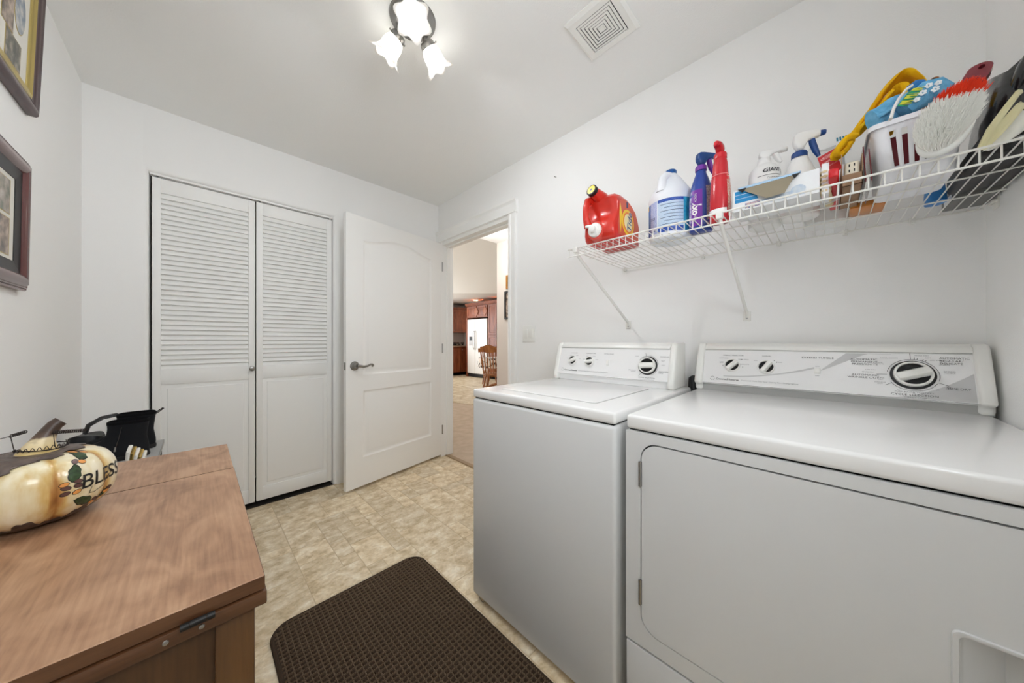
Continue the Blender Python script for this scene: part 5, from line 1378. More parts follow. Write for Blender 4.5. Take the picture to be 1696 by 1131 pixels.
MB().tube([(1.222, -0.142, 1.724), (1.232, -0.157, 1.735), (1.240, -0.168, 1.738)], [0.007, 0.009, 0.005], 10, flat=0.6).build('tip', mat('tip_blue', (26, 112, 180), 0.5), db)
wh = thing('wooden_spoon_handle', 'tan wooden utensil handle with a hanging hole, poking out of the basket', 'utensil', (1.36, -0.19, 1.70))
fk_ = frame((1.345, -0.176, 1.665), (0.12, -0.95, 0.3), (0.10, -0.16, 0.98))
hol = ell(0.0, 0.125, 0.005, 0.010, 16); out = arc(0.0, 0.122, 0.0125, -20, 200, 14) + [(-0.009, 0.03), (-0.006, -0.06), (0.006, -0.06), (0.009, 0.03)]
m = MB(); tr_ = tessellate_polygon([[Vector((a, b, 0)) for a, b in out], [Vector((a, b, 0)) for a, b in hol]]); ap = out + hol
for w_, flip in ((0.004, 0), (-0.004, 1)): m.add([fk_(a, b, w_) for a, b in ap], [tuple(reversed(t)) if flip else tuple(t) for t in tr_])
for pl_ in (out, hol): nn = len(pl_); m.add([fk_(a, b, 0.004) for a, b in pl_] + [fk_(a, b, -0.004) for a, b in pl_], [(j, (j+1) % nn, nn+(j+1) % nn, nn+j) for j in range(nn)])
m.build('wood', M_oak, wh, smooth=30)
# ---- big white brush
M_brw = mat('white_bristle', (240, 240, 236), 0.6, spec=0.3); M_brr = mat('orange_red_bristle', (232, 66, 30), 0.6, spec=0.3); M_burg = mat('burgundy_plastic', (122, 30, 44), 0.2, coat=0.4); M_brb = mat('brush_base_white', (226, 228, 224), 0.3)
br = thing('scrub_brush', 'large oval brush with white bristles, an orange red band and burgundy handle', 'brush', (1.14, -0.19, DK))
bv = Vector((0.38, -0.29, 0.877)).normalized(); bu = Vector((0.05, -0.93, 0.36)); bu = (bu - bv*bu.dot(bv)).normalized()
bn = bu.cross(bv).normalized()
if bn.x > 0: bn = -bn
bc = Vector((1.148, -0.184, 1.572))
fb_ = lambda u, v, w_=0.0: tuple(bc + bu*u + bv*v + bn*w_)
def oval(s_, n_=40):
    o_ = []
    for k in range(n_):
        t = 2*math.pi*k/n_
        rx = 0.036*(1 - 0.10*math.sin(t)); o_.append((rx*s_*math.cos(t), 0.070*s_*math.sin(t)))
    return o_
m = MB(); m.rings([[fb_(a, b, w_) for a, b in oval(s_)] for s_, w_ in ((0.90, -0.010), (1.0, -0.006), (1.02, 0.0), (1.0, 0.006), (0.93, 0.009))]); m.build('base', M_brb, br, smooth=50)
random.seed(21)
bw, brd = MB(), MB()
cnt = 0
while cnt < 4200:
    a, b = random.uniform(-0.036, 0.036), random.uniform(-0.07, 0.07)
    if (a/0.033)**2 + (b/0.066)**2 > 1: continue
    cnt += 1
    red = b > 0.040 - 0.10*a + random.uniform(-0.005, 0.005)
    L_ = 0.030 + random.uniform(-0.003, 0.004)
    rad = Vector((a/0.033, b/0.066))
    du, dv = rad.x*0.010 + random.uniform(-.004, .004), rad.y*0.010 + random.uniform(-.004, .004)
    if red: du += 0.004; dv += 0.010
    p0 = Vector(fb_(a, b, 0.007)); p1 = Vector(fb_(a+du*0.6, b+dv*0.6, 0.007+L_*0.6)); p2 = Vector(fb_(a+du+0.002, b+dv+0.003, 0.007+L_))
    (brd if red else bw).tube([tuple(p0), tuple(p1), tuple(p2)], [0.0009, 0.0008, 0.0003], 4)
stuff(bw.build('bristles', M_brw, br, smooth=60)); stuff(brd.build('bristles', M_brr, br, smooth=60))
hol = ell(0.010, 0.160, 0.0045, 0.0060, 16); out = [(-0.008, 0.040), (0.014, 0.040)] + [(0.019, 0.095), (0.0255, 0.140)] + arc(0.0085, 0.156, 0.0165, -5, 185, 16) + [(-0.010, 0.140), (-0.010, 0.095)]
m = MB(); tr_ = tessellate_polygon([[Vector((a, b, 0)) for a, b in out], [Vector((a, b, 0)) for a, b in hol]]); ap = out + hol
for w_, flip in ((-0.002, 0), (-0.013, 1)): m.add([fb_(a, b, w_) for a, b in ap], [tuple(reversed(t)) if flip else tuple(t) for t in tr_])
for pl_ in (out, hol): nn = len(pl_); m.add([fb_(a, b, -0.002) for a, b in pl_] + [fb_(a, b, -0.013) for a, b in pl_], [(j, (j+1) % nn, nn+(j+1) % nn, nn+j) for j in range(nn)])
m.build('handle', M_burg, br, bevel=0.0025, bseg=3, bang=50, smooth=40)
# ---- cream gloves folded, black bag, dark box, pouch
M_lat = mat('cream_latex', (226, 220, 178), 0.4, sss=0.1); M_latw = mat('white_latex', (236, 236, 228), 0.4, sss=0.1)
cg = thing('rubber_gloves', 'folded cream and white rubber gloves in front of the black plastic bag', 'gloves', (1.17, -0.25, DK))
def sheet(pts0, pts1, th_, mt_, nm, wv=0.002):
    m_ = MB(); n_ = len(pts0); rr_ = []
    for i in range(n_):
        a, b = Vector(pts0[i]), Vector(pts1[i]); row = []
        for k in range(7): row.append(a.lerp(b, k/6) + Vector((-wv*math.sin(k*1.3+i*0.9), 0, 0)))
        row2 = [p + Vector((th_, 0, 0)) for p in reversed(row)]
        rr_.append(row + row2)
    m_.rings(rr_); return m_.build(nm, mt_, cg, smooth=60)
sheet([(1.158, -0.2245, 1.516), (1.158, -0.236, 1.552), (1.160, -0.255, 1.588), (1.165, -0.270, 1.614), (1.172, -0.276, 1.620)], [(1.158, -0.232, 1.514), (1.158, -0.247, 1.548), (1.160, -0.263, 1.580), (1.165, -0.276, 1.606), (1.172, -0.281, 1.612)], 0.006, M_lat, 'folded_glove')
sheet([(1.166, -0.229, 1.515), (1.166, -0.243, 1.545), (1.168, -0.260, 1.572), (1.172, -0.272, 1.590), (1.18, -0.280, 1.598)], [(1.166, -0.239, 1.514), (1.166, -0.256, 1.536), (1.168, -0.269, 1.556), (1.172, -0.279, 1.574), (1.18, -0.286, 1.585)], 0.006, M_lat, 'folded_glove')
sheet([(1.176, -0.236, 1.515), (1.176, -0.252, 1.540), (1.178, -0.268, 1.568), (1.180, -0.280, 1.578), (1.184, -0.290, 1.576)], [(1.176, -0.250, 1.514), (1.176, -0.268, 1.524), (1.178, -0.280, 1.534), (1.180, -0.290, 1.545), (1.184, -0.298, 1.556)], 0.008, M_latw, 'folded_glove', 0.003)
M_bag = mat('black_plastic_film', (16, 16, 18), 0.22, coat=0.4, bump=(35, 0.4, 0.004))
bgk = thing('black_bag', 'crumpled black plastic bag in the right corner of the shelf', 'bag', (1.30, -0.29, DK))
crumple(1.325, -0.293, 0.110, 0.042, 0.165, 0.05, 14, 0.45, seg=28, nz=12, bz=D0+0.047).build('film', M_bag, bgk, smooth=50)
m = MB(); m.tube([(1.26, -0.290, 1.655), (1.25, -0.298, 1.700), (1.26, -0.306, 1.728)], [0.022, 0.016, 0.007], 12, flat=0.5); m.build('bag_twist', M_bag, bgk, smooth=50)
dk = thing('black_case', 'flat black case under the crumpled black bag, on the wires', 'case', (1.33, -0.285, DK))
MB().box(1.205, 1.47, -0.334, -0.236, D0, D0+0.045).build('shell', mat('black_vinyl', (26, 26, 28), 0.5), dk, bevel=0.008, bseg=3); MB().box(1.2035, 1.206, -0.325, -0.246, D0+0.020, D0+0.024).build('zipper', M_steel, dk, smooth=0)
tag(crumple(1.52, -0.225, 0.030, 0.020, 0.07, 0.05, 3, 0.6).build('blue_pouch', mat('blue_film', (40, 120, 190), 0.4), smooth=50, loc=(1.52, -0.225, DK)), 'small bright blue pouch on the wires near the back right corner', 'pouch')
gb = thing('grey_carton', 'grey and white flat carton at the back right corner of the shelf', 'box', (1.56, -0.29, DK))
MB().box(1.50, 1.64, -0.334, -0.255, D0, D0+0.03).build('carton', mat('carton_grey', (120, 120, 118), 0.6), gb, bevel=0.0015); MB().box(1.53, 1.61, -0.2552, -0.2545, D0+0.004, D0+0.022).build('label', M_card, gb, smooth=0)

# ================================================================= PUMPKIN ON THE CABINET
PC = Vector((-0.232, 1.122, SZ)); PR, PH = 0.104, 0.152
pk_ = thing('ceramic_pumpkin', 'cream painted decorative pumpkin lettered Bless on the sewing cabinet', 'pumpkin', tuple(PC))
NL = 8; PH0 = math.radians(-64)
def lobe(th):
    q = abs(math.sin(NL*(th-PH0)/2))
    return 1 - 0.075*(1-q)**2.2
def prad(z):
    t = max(-1.0, min(1.0, (z - PH*0.48)/(PH*0.52 if z > PH*0.48 else PH*0.50)))
    return PR*max(0.0, 1 - abs(t)**2.5)**(1/2.1)
def PP(th, z, lift=0.0):
    r_ = prad(z)*lobe(th) + lift
    zz = z
    if z > PH*0.80: zz = z - 0.016*((z/PH-0.80)/0.2)**1.5*1.0
    return (PC.x + r_*math.cos(th), PC.y + r_*math.sin(th), PC.z + zz + lift*max(0.0, (z/PH-0.55))*1.6)
zsamp = [PH*(0.5 - 0.5*math.cos(math.pi*k/30)) for k in range(31)]
zsamp[0] = 0.0005; zsamp[-1] = PH*0.9995
m = MB(); SEG = NL*14
m.rings([[PP(2*math.pi*k/SEG, z) for k in range(SEG)] for z in zsamp])
M_pump = bpy.data.materials.new('painted_cream_glaze'); M_pump.use_nodes = True
nt = M_pump.node_tree; b = nt.nodes['Principled BSDF']; at = nt.nodes.new('ShaderNodeAttribute'); at.attribute_name = 'stain'
tc = nt.nodes.new('ShaderNodeTexCoord'); mp = nt.nodes.new('ShaderNodeMapping'); mp.inputs['Scale'].default_value = (60, 60, 9); nt.links.new(tc.outputs['Object'], mp.inputs[0])
nz = nt.nodes.new('ShaderNodeTexNoise'); nz.inputs['Scale'].default_value = 1.0; nz.inputs['Detail'].default_value = 5; nt.links.new(mp.outputs[0], nz.inputs['Vector'])
nzb = nt.nodes.new('ShaderNodeTexNoise'); nzb.inputs['Scale'].default_value = 14; nzb.inputs['Detail'].default_value = 4; nt.links.new(tc.outputs['Object'], nzb.inputs['Vector'])
a1 = nt.nodes.new('ShaderNodeMath'); a1.operation = 'MULTIPLY_ADD'; a1.inputs[1].default_value = 0.55; nt.links.new(nz.outputs['Fac'], a1.inputs[0]); nt.links.new(at.outputs['Fac'], a1.inputs[2])
a2 = nt.nodes.new('ShaderNodeMath'); a2.operation = 'MULTIPLY_ADD'; a2.inputs[1].default_value = 0.5; nt.links.new(nzb.outputs['Fac'], a2.inputs[0]); nt.links.new(a1.outputs[0], a2.inputs[2])
rp_ = nt.nodes.new('ShaderNodeValToRGB'); e = rp_.color_ramp.elements; e[0].position = 0.45; e[0].color = lin((232, 222, 194)); e[1].position = 1.35 if False else 1.0; e[1].color = lin((128, 78, 36))
for p_, c_ in ((0.58, (222, 206, 164)), (0.72, (206, 172, 106)), (0.86, (176, 124, 62))): k = e.new(p_); k.color = lin(c_)
nt.links.new(a2.outputs[0], rp_.inputs['Fac']); nt.links.new(rp_.outputs[0], b.inputs['Base Color']); b.inputs['Roughness'].default_value = 0.28; b.inputs['Coat Weight'].default_value = 0.3
po = m.build('shell', M_pump, pk_, smooth=80)
att = po.data.attributes.new('stain', 'FLOAT', 'POINT'); vals = []
for vtx in po.data.vertices:
    th = math.atan2(vtx.co.y, vtx.co.x); z = vtx.co.z
    q = 1 - abs(math.sin(NL*(th-PH0)/2)); vals.append(0.34*q**2.2 + (0.10 if z < 0.02 else 0.0))
att.data.foreach_set('value', vals)
# dark band with a jagged edge around the base
M_umb = mat('umber_leaf_paint', (74, 62, 56), 0.5, var=(60, (104, 90, 82), 4))
m = MB(); SG = SEG
def edge_h(k): return 0.016 + 0.012*max(0.0, math.sin(NL*2*math.pi*k/SG + 1.0)) + 0.003*math.sin(k*1.9)
m.rings([[PP(2*math.pi*k/SG, 0.0012 + edge_h(k)*q, 0.0012) for k in range(SG)] for q in (0, 0.04, 0.1, 0.2, 0.32, 0.45, 0.6, 0.75, 0.9, 1.0)] + [[PP(2*math.pi*k/SG, 0.0014 + edge_h(k), -0.001) for k in range(SG)]], cap0=False, cap1=False)
m.build('base_band', M_umb, pk_, smooth=60)
# leaf caps around the stem
def leaf_on(th0, r_in, L_, W_, jag, seed):
    random.seed(seed); m_ = MB(); n_ = 12; rows = []
    for i in range(n_+1):
        t = i/n_
        wd = W_*math.sin(math.pi*min(1, 0.12+t*0.88))**0.7*(1 + 0.35*(1 if (i % 3 == 1) else -0.3)*jag)
        if i == n_: wd = 0.001
        row = []
        for k in range(7):
            s_ = -1 + 2*k/6; arc_len = r_in + L_*t
            # arc length from the top centre -> z
            row.append((arc_len, s_*wd))
        rows.append(row)
    # tabulate arc length along meridian
    zs_ = [PH*(1 - k/160) for k in range(161)]; ac = [0.0]
    for k in range(1, 161): ac.append(ac[-1] + math.hypot(prad(zs_[k])-prad(zs_[k-1]), zs_[k]-zs_[k-1]))
    def inv(a):
        for k in range(160):
            if ac[k+1] >= a: return zs_[k] + (zs_[k+1]-zs_[k])*(a-ac[k])/(ac[k+1]-ac[k]+1e-9)
        return zs_[-1]
    vs = []
    for row in rows:
        for a, w_ in row:
            z = inv(a); r_ = max(0.015, prad(z)); vs.append(PP(th0 + w_/r_, z, 0.0022 + 0.0012*math.sin(a*160)))
    nn = len(rows); fs = [(i*7+k, i*7+k+1, (i+1)*7+k+1, (i+1)*7+k) for i in range(nn-1) for k in range(6)]
    m_.add(vs, fs); return m_
for i, (dg, L_, W_) in enumerate(((-112, 0.098, 0.036), (-62, 0.060, 0.022), (-5, 0.050, 0.024), (52, 0.07, 0.03), (110, 0.07, 0.03), (-168, 0.075, 0.032), (-92, 0.066, 0.024))):
    lo_ = leaf_on(math.radians(dg), 0.012, L_, W_, 1.0, i).build('leaf_cap', M_umb, pk_, smooth=40)
    sm = lo_.modifiers.new('t', 'SOLIDIFY'); sm.thickness = 0.0014; sm.offset = 1
# stem
st = [(0, 0, 0.128), (0.004, 0.004, 0.146), (0.010, 0.010, 0.160), (0.022, 0.018, 0.176), (0.034, 0.028, 0.188), (0.046, 0.037, 0.194)]
st = [(PC.x + a*0.55 + 0.004, PC.y + b_*0.25, PC.z + c_) for a, b_, c_ in st]
m = MB(); m.tube(st, [0.031, 0.022, 0.0155, 0.0120, 0.0110, 0.0105], 20); 
M_stem = bpy.data.materials.new('stem_paint'); M_stem.use_nodes = True
nt = M_stem.node_tree; b = nt.nodes['Principled BSDF']; tc = nt.nodes.new('ShaderNodeTexCoord'); sx_ = nt.nodes.new('ShaderNodeSeparateXYZ'); nt.links.new(tc.outputs['Object'], sx_.inputs[0])
nz = nt.nodes.new('ShaderNodeTexNoise'); nz.inputs['Scale'].default_value = 45; nt.links.new(tc.outputs['Object'], nz.inputs['Vector'])
a1 = nt.nodes.new('ShaderNodeMath'); a1.operation = 'MULTIPLY_ADD'; a1.inputs[1].default_value = 0.035; nt.links.new(nz.outputs['Fac'], a1.inputs[0]); nt.links.new(sx_.outputs['Z'], a1.inputs[2])
mr = nt.nodes.new('ShaderNodeMapRange'); mr.inputs[1].default_value = 0.155; mr.inputs[2].default_value = 0.205; nt.links.new(a1.outputs[0], mr.inputs[0])
rp_ = nt.nodes.new('ShaderNodeValToRGB'); e = rp_.color_ramp.elements; e[0].color = lin((214, 186, 120)); e[1].color = lin((66, 50, 40)); e[0].position = 0.0; e[1].position = 0.8; k = e.new(0.42); k.color = lin((226, 208, 168)); k = e.new(0.55); k.color = lin((96, 76, 62))
nt.links.new(mr.outputs[0], rp_.inputs[0]); nt.links.new(rp_.outputs[0], b.inputs['Base Color']); b.inputs['Roughness'].default_value = 0.4
m.build('stem', M_stem, pk_, smooth=60)
# twisted wire around the stem with curly ends
M_rust = mat('rusty_wire', (42, 34, 30), 0.55, metal=0.4)
def coil(p0, p1, r_, turns, wr=0.0008):
    p0, p1 = Vector(p0), Vector(p1); ax = (p1-p0).normalized(); a = ax.orthogonal().normalized(); b_ = ax.cross(a); N = int(turns*9)
    m_ = MB(); m_.tube([tuple(p0.lerp(p1, k/N) + a*(r_*math.cos(k*2*math.pi/9)) + b_*(r_*math.sin(k*2*math.pi/9))) for k in range(N+1)], wr, 5); return m_
wt = thing('wire_tendril', 'dark curly wire tendril twisted round the pumpkin stem', 'wire', (PC.x, PC.y, PC.z+0.14))
sx0, sy0, sz0 = PC.x+0.008, PC.y+0.002, PC.z+0.1455
lp_ = [(sx0+0.031*math.cos(a)*1.0, sy0+0.031*math.sin(a), sz0+0.002*math.sin(2*a)) for a in [2*math.pi*k/28 for k in range(28)]]
MB().tube(lp_, 0.0011, 6, closed=True).build('loop', M_rust, wt)
cv_ = [(sx0+0.0325*math.cos(a), sy0+0.0325*math.sin(a), sz0+0.003+0.0035*math.cos(a*26)) for a in [math.radians(-150) + math.radians(190)*k/150 for k in range(151)]]
MB().tube(cv_, 0.0006, 5).build('twist', M_rust, wt)
coil((-0.209, 1.114, 0.925), (-0.163, 1.068, 0.929), 0.0030, 15).build('coil', M_rust, wt)
MB().tube([(sx0+0.02, sy0-0.024, sz0+0.002), (-0.209, 1.114, 0.925), (-0.163, 1.068, 0.929), (-0.157, 1.062, 0.931)], 0.0007, 5).build('strand', M_rust, wt)
coil((-0.2620, 1.139, 0.923), (-0.2400, 1.117, 0.932), 0.0026, 8).build('coil', M_rust, wt)
MB().tube([(sx0-0.028, sy0-0.010, sz0), (-0.2620, 1.139, 0.923), (PC.x-0.070, PC.y+0.03, PC.z+0.160), (PC.x-0.10, PC.y+0.05, PC.z+0.150)], 0.0008, 5).build('strand', M_rust, wt)
# painted leaves, berries and lettering on the shell
M_gleaf = mat('green_leaf_paint', (52, 78, 42), 0.4, var=(160, (34, 48, 28), 2)); M_ob = mat('orange_berry_paint', (222, 150, 76), 0.4); M_pb = mat('plum_berry_paint', (92, 62, 56), 0.4); M_blk2 = mat('black_paint', (24, 22, 20), 0.4)
def shell_fr(th0, z0):
    return lambda u, v, w_: PP(th0 + u/PR, z0 + v, w_)
def patch(mb, th, z, a, b_, rot, lift, pts=None):
    f = shell_fr(math.radians(th), z)
    poly = pts or ell(0, 0, a, b_, 18, 0)
    c, s_ = math.cos(rot), math.sin(rot)
    pp = [(x*c - y*s_, x*s_ + y*c) for x, y in poly]
    ctr = f(0, 0, lift); n_ = len(pp)
    half = [f(x*0.5, y*0.5, lift) for x, y in pp]; full = [f(x, y, lift) for x, y in pp]
    vs = [ctr] + half + full
    fs = [(0, 1+j, 1+(j+1) % n_) for j in range(n_)] + [(1+j, 1+n_+j, 1+n_+(j+1) % n_, 1+(j+1) % n_) for j in range(n_)]
    mb.add(vs, fs)
lf_ = [(-0.0155, 0), (-0.011, 0.0055), (-0.006, 0.0075), (-0.002, 0.0072), (0.003, 0.0085), (0.009, 0.0058), (0.016, 0.002), (0.013, -0.003), (0.007, -0.0065), (0.002, -0.0062), (-0.004, -0.008), (-0.010, -0.006)]
mo, mg, mb1, mp1 = MB(), MB(), MB(), MB()
DT_ = -5
for th, z, rot in ((-47, 0.096, 70), (-31, 0.127, 35), (-40, 0.037, 150), (-16, 0.030, 20)):
    patch(mo, th+DT_, z+0.005, 0, 0, math.radians(rot), 0.0005, [(x*1.1, y*1.14) for x, y in lf_]); patch(mg, th+DT_, z+0.005, 0, 0, math.radians(rot), 0.0009, lf_)
for th, z, cc in ((-55, 0.079, 'o'), (-46, 0.080, 'p'), (-54, 0.0715, 'p'), (-46, 0.0715, 'p'), (-54.5, 0.061, 'p'), (-47, 0.060, 'o'), (-43, 0.1165, 'p'), (-38, 0.1135, 'o'), (-25, 0.137, 'o'), (-20, 0.138, 'p'), (-20, 0.130, 'o'), (-15, 0.132, 'p'), (-28, 0.031, 'p'), (-30, 0.026, 'o'), (-8, 0.040, 'p'), (-10, 0.034, 'o')):
    rot = math.radians(20 if (th+50) % 2 else -15)
    patch(mo, th+DT_, z+0.005, 0.0064, 0.0044, rot, 0.0005); patch(mb1 if cc == 'o' else mp1, th+DT_, z+0.005, 0.0054, 0.0034, rot, 0.0009)
mo.build('painted_outline', M_blk2, pk_, smooth=60); stuff(mg.build('painted_leaves', M_gleaf, pk_, smooth=60)); stuff(mb1.build('painted_berries', M_ob, pk_, smooth=60)); stuff(mp1.build('painted_berries', M_pb, pk_, smooth=60))
m = MB(); f = shell_fr(math.radians(-50), 0.067)
vs, fs = text2d('BLESS', 0.039, 0.0003, 0.1, 'LEFT', 4, 0.004)
f2 = lambda u, v, w_: f(u*0.92, v + 0.02*u, w_)
def ptext(u, v):
    th_ = math.radians(-50) + u*0.92/PR; zt = 0.067 + v + 0.02*u
    r_ = prad(zt)*max(lobe(th_), 0.965) + 0.0011
    return (PC.x + r_*math.cos(th_), PC.y + r_*math.sin(th_), PC.z + zt)
bm_ = [ptext(x, y) for x, y in vs]; m.add(bm_, fs)
m.build('lettering', M_blk2, pk_, smooth=0)
m = MB(); line2(m, f, [(0.018, 0.0), (0.014, -0.012), (0.022, -0.014), (0.040, -0.008), (0.058, 0.004), (0.066, 0.012)], 0.0011, 0.0011); m.build('vine_line', M_blk2, pk_, smooth=0)

# ================================================================= SHOE RACK AND SHOES
RK = thing('shoe_rack', 'black metal shoe rack with grey fabric shelf, behind the sewing cabinet', 'rack', (-0.27, 1.98, 0))
M_fab = mat('grey_shelf_fabric', (176, 176, 174), 0.8, bump=(300, 0.3, 0.002))
rz = 0.612
for x_, y_ in ((-0.405, 1.62), (-0.135, 1.62), (-0.405, 2.35), (-0.135, 2.35)):
    MB().tube([(x_, y_, 0.0), (x_, y_, rz+0.004)], 0.007, 10).build('post', M_blkmetal, RK)
for z_ in (rz, 0.41, 0.2):
    for x_ in (-0.405, -0.135): MB().tube([(x_, 1.62, z_), (x_, 2.35, z_)], 0.006, 8).build('rail', M_blkmetal, RK)
    for y_ in (1.62, 2.35): MB().tube([(-0.405, y_, z_), (-0.135, y_, z_)], 0.006, 8).build('rail', M_blkmetal, RK)
    s_ = MB(); s_.box(-0.416, -0.119, 1.63, 2.34, z_+0.006, z_+0.010); s_.box(-0.123, -0.119, 1.63, 2.34, z_-0.010, z_+0.010); s_.build('shelf', M_fab, RK, bevel=0.002)
SZ0 = rz + 0.0105
M_suede = mat('black_suede', (27, 28, 31), 0.85, spec=0.2, bump=(240, 0.3, 0.002)); M_sole = mat('black_rubber', (14, 14, 15), 0.6); M_fleece = mat('black_fleece', (24, 24, 26), 0.95, spec=0.1, bump=(500, 1.0, 0.006))
def boot(name, label, yc, xh, sh=0.155, dy=0.0, zip_=True, loop=False):
    t = thing(name, label, 'boot', (xh-0.12, yc, SZ0), group=None)
    L_ = 0.245
    # cross-sections along height: (z, x_back, x_front, half width)
    m_ = MB()
    def ring(z, xb_, xf, hw, p=2.6):
        out = []
        for k in range(28):
            a = 2*math.pi*k/28; ca, sa = math.cos(a), math.sin(a)
            cx_ = (xb_+xf)/2; rx = (xb_-xf)/2
            w_ = hw*(1.0 if ca > 0 else 1.0 - 0.22*abs(ca)**2*(1 if rx > 0.08 else 0))
            out.append((cx_ + rx*math.copysign(abs(ca)**(2/p), ca), yc + dy*z + w_*math.copysign(abs(sa)**(2/p), sa), SZ0 + z))
        return out
    secs = [(0.016, xh, xh-L_, 0.040), (0.030, xh+0.002, xh-L_+0.001, 0.041), (0.045, xh+0.001, xh-L_+0.012, 0.040), (0.058, xh-0.001, xh-L_+0.045, 0.037), (0.070, xh-0.003, xh-L_+0.085, 0.035), (0.085, xh-0.005, xh-0.128, 0.035), (0.105, xh-0.004, xh-0.115, 0.037), (0.130, xh-0.001, xh-0.112, 0.040), (sh, xh+0.002, xh-0.113, 0.042)]
    rr_ = [ring(*q) for q in secs]
    rr_ += [ring(sh, xh-0.002, xh-0.109, 0.038), ring(sh-0.05, xh-0.006, xh-0.105, 0.033)]
    m_.rings(rr_); m_.build('upper', M_suede, t, smooth=60)
    s2 = MB(); s2.rings([ring(0.0, xh+0.002, xh-L_-0.002, 0.041), ring(0.006, xh+0.004, xh-L_-0.004, 0.043), ring(0.017, xh+0.003, xh-L_-0.003, 0.042)]); s2.build('sole', M_sole, t, smooth=40)
    f_ = MB(); f_.rings([ring(sh-0.003, xh+0.003, xh-0.114, 0.043), ring(sh+0.006, xh+0.003, xh-0.114, 0.0435), ring(sh+0.010, xh-0.002, xh-0.109, 0.039), ring(sh+0.002, xh-0.005, xh-0.106, 0.035)], closed=True); f_.build('fleece_collar', M_fleece, t)
    if zip_:
        z_ = MB(); yy = yc - 0.040
        z_.tube([(xh-0.070, yy-0.0015, SZ0+sh-0.010), (xh-0.074, yy-0.002+0.002, SZ0+0.115), (xh-0.080, yy+0.003, SZ0+0.085), (xh-0.086, yy+0.002, SZ0+0.060)], 0.0016, 6); z_.build('zipper', M_steel, t)
        z_ = MB(); z_.tube([(xh-0.087, yy-0.002, SZ0+0.060), (xh-0.088, yy-0.004, SZ0+0.042)], [0.003, 0.004], 8); z_.build('zip_pull', M_nickel, t)
    if loop:
        MB().tube([(xh-0.004, yc-0.004, SZ0+sh-0.004), (xh+0.012, yc-0.008, SZ0+sh+0.010), (xh+0.024, yc-0.010, SZ0+sh+0.020), (xh+0.026, yc-0.004, SZ0+sh+0.016), (xh+0.012, yc+0.004, SZ0+sh+0.002), (xh-0.004, yc+0.004, SZ0+sh-0.010)], 0.0022, 6).build('pull_loop', M_sole, t)
    return t
boot('ankle_boot', 'black suede ankle boot with side zipper, the nearer of the pair', 2.075, -0.150, 0.150)
boot('ankle_boot', 'black ankle boot with fleece collar and pull loop, behind the zipped boot', 2.205, -0.140, 0.158, loop=True, zip_=False)
# sandals with white and gold straps and black slide, in front of the boots
M_ws = mat('white_strap', (226, 222, 212), 0.35); M_gold = mat('gold_strap', (176, 148, 84), 0.3, metal=0.8)
sd = thing('sandal', 'white and gold strapped sandal on the shoe rack, in front of the boots', 'sandal', (-0.24, 1.90, SZ0))
m = MB(); m.prism([(a, b_) for a, b_ in [(-0.145, 1.875), (-0.140, 1.925), (-0.19, 1.93), (-0.26, 1.935), (-0.36, 1.945), (-0.385, 1.90), (-0.36, 1.855), (-0.27, 1.862), (-0.19, 1.868)]], 0.0, 0.022, lambda u, v, w_: (u, v, SZ0+w_)); m.build('footbed', mat('sandal_cream', (214, 200, 176), 0.6), sd, bevel=0.004)
for k, (xx, mt_) in enumerate(((-0.155, M_ws), (-0.163, M_gold), (-0.172, M_ws), (-0.181, M_gold), (-0.191, M_ws))):
    pts = [(xx, 1.868, SZ0+0.012), (xx+0.004, 1.866, SZ0+0.035+0.008*k), (xx+0.008, 1.895, SZ0+0.058+0.007*k), (xx+0.004, 1.932, SZ0+0.035+0.008*k), (xx, 1.934, SZ0+0.012)]
    MB().tube(pts, 0.0055, 8, flat=0.45, up=(1, 0, 0)).build('strap', mt_, sd)
bs = thing('black_slide', 'black slide sandal with a wide curved band, nearest on the shoe rack', 'sandal', (-0.26, 1.76, SZ0))
m = MB(); m.prism([(-0.145, 1.735), (-0.140, 1.79), (-0.19, 1.795), (-0.27, 1.80), (-0.37, 1.805), (-0.392, 1.76), (-0.37, 1.715), (-0.27, 1.722), (-0.19, 1.728)], 0.0, 0.026, lambda u, v, w_: (u, v, SZ0+w_)); m.build('footbed', M_sole, bs, bevel=0.004)
m = MB(); m.rings([[(-0.30+0.09*q, 1.76 + 0.046*math.cos(t)*(1-0.0*q), SZ0+0.015 + (0.062 + 0.016*math.sin(q*3.1))*math.sin(t)) for t in [math.pi*k/16 for k in range(17)]] + [(-0.30+0.09*q, 1.76 + 0.042*math.cos(t), SZ0+0.015 + (0.058 + 0.016*math.sin(q*3.1))*math.sin(t)) for t in [math.pi*k/16 for k in range(16, -1, -1)]] for q in (0, 0.25, 0.5, 0.75, 1.0)]); m.build('band', M_suede, bs, smooth=50)
hb = thing('handbag', 'black leather handbag with an arched strap, behind the boots', 'handbag', (-0.33, 2.29, SZ0))
crumple(-0.345, 2.30, 0.055, 0.045, 0.075, 0.02, 9, 0.85, seg=24, nz=7, bz=SZ0).build('pouch', mat('black_leather', (20, 20, 22), 0.4), hb, smooth=60)
m = MB(); m.tube([(-0.345, 2.262, SZ0+0.09), (-0.335, 2.255, SZ0+0.125), (-0.30, 2.262, SZ0+0.150), (-0.262, 2.280, SZ0+0.155), (-0.25, 2.31, SZ0+0.13), (-0.285, 2.33, SZ0+0.06)], 0.012, 10, flat=0.6, up=(0.4, -0.9, 0)); m.build('strap', mat('black_strap', (26, 25, 26), 0.35), hb)

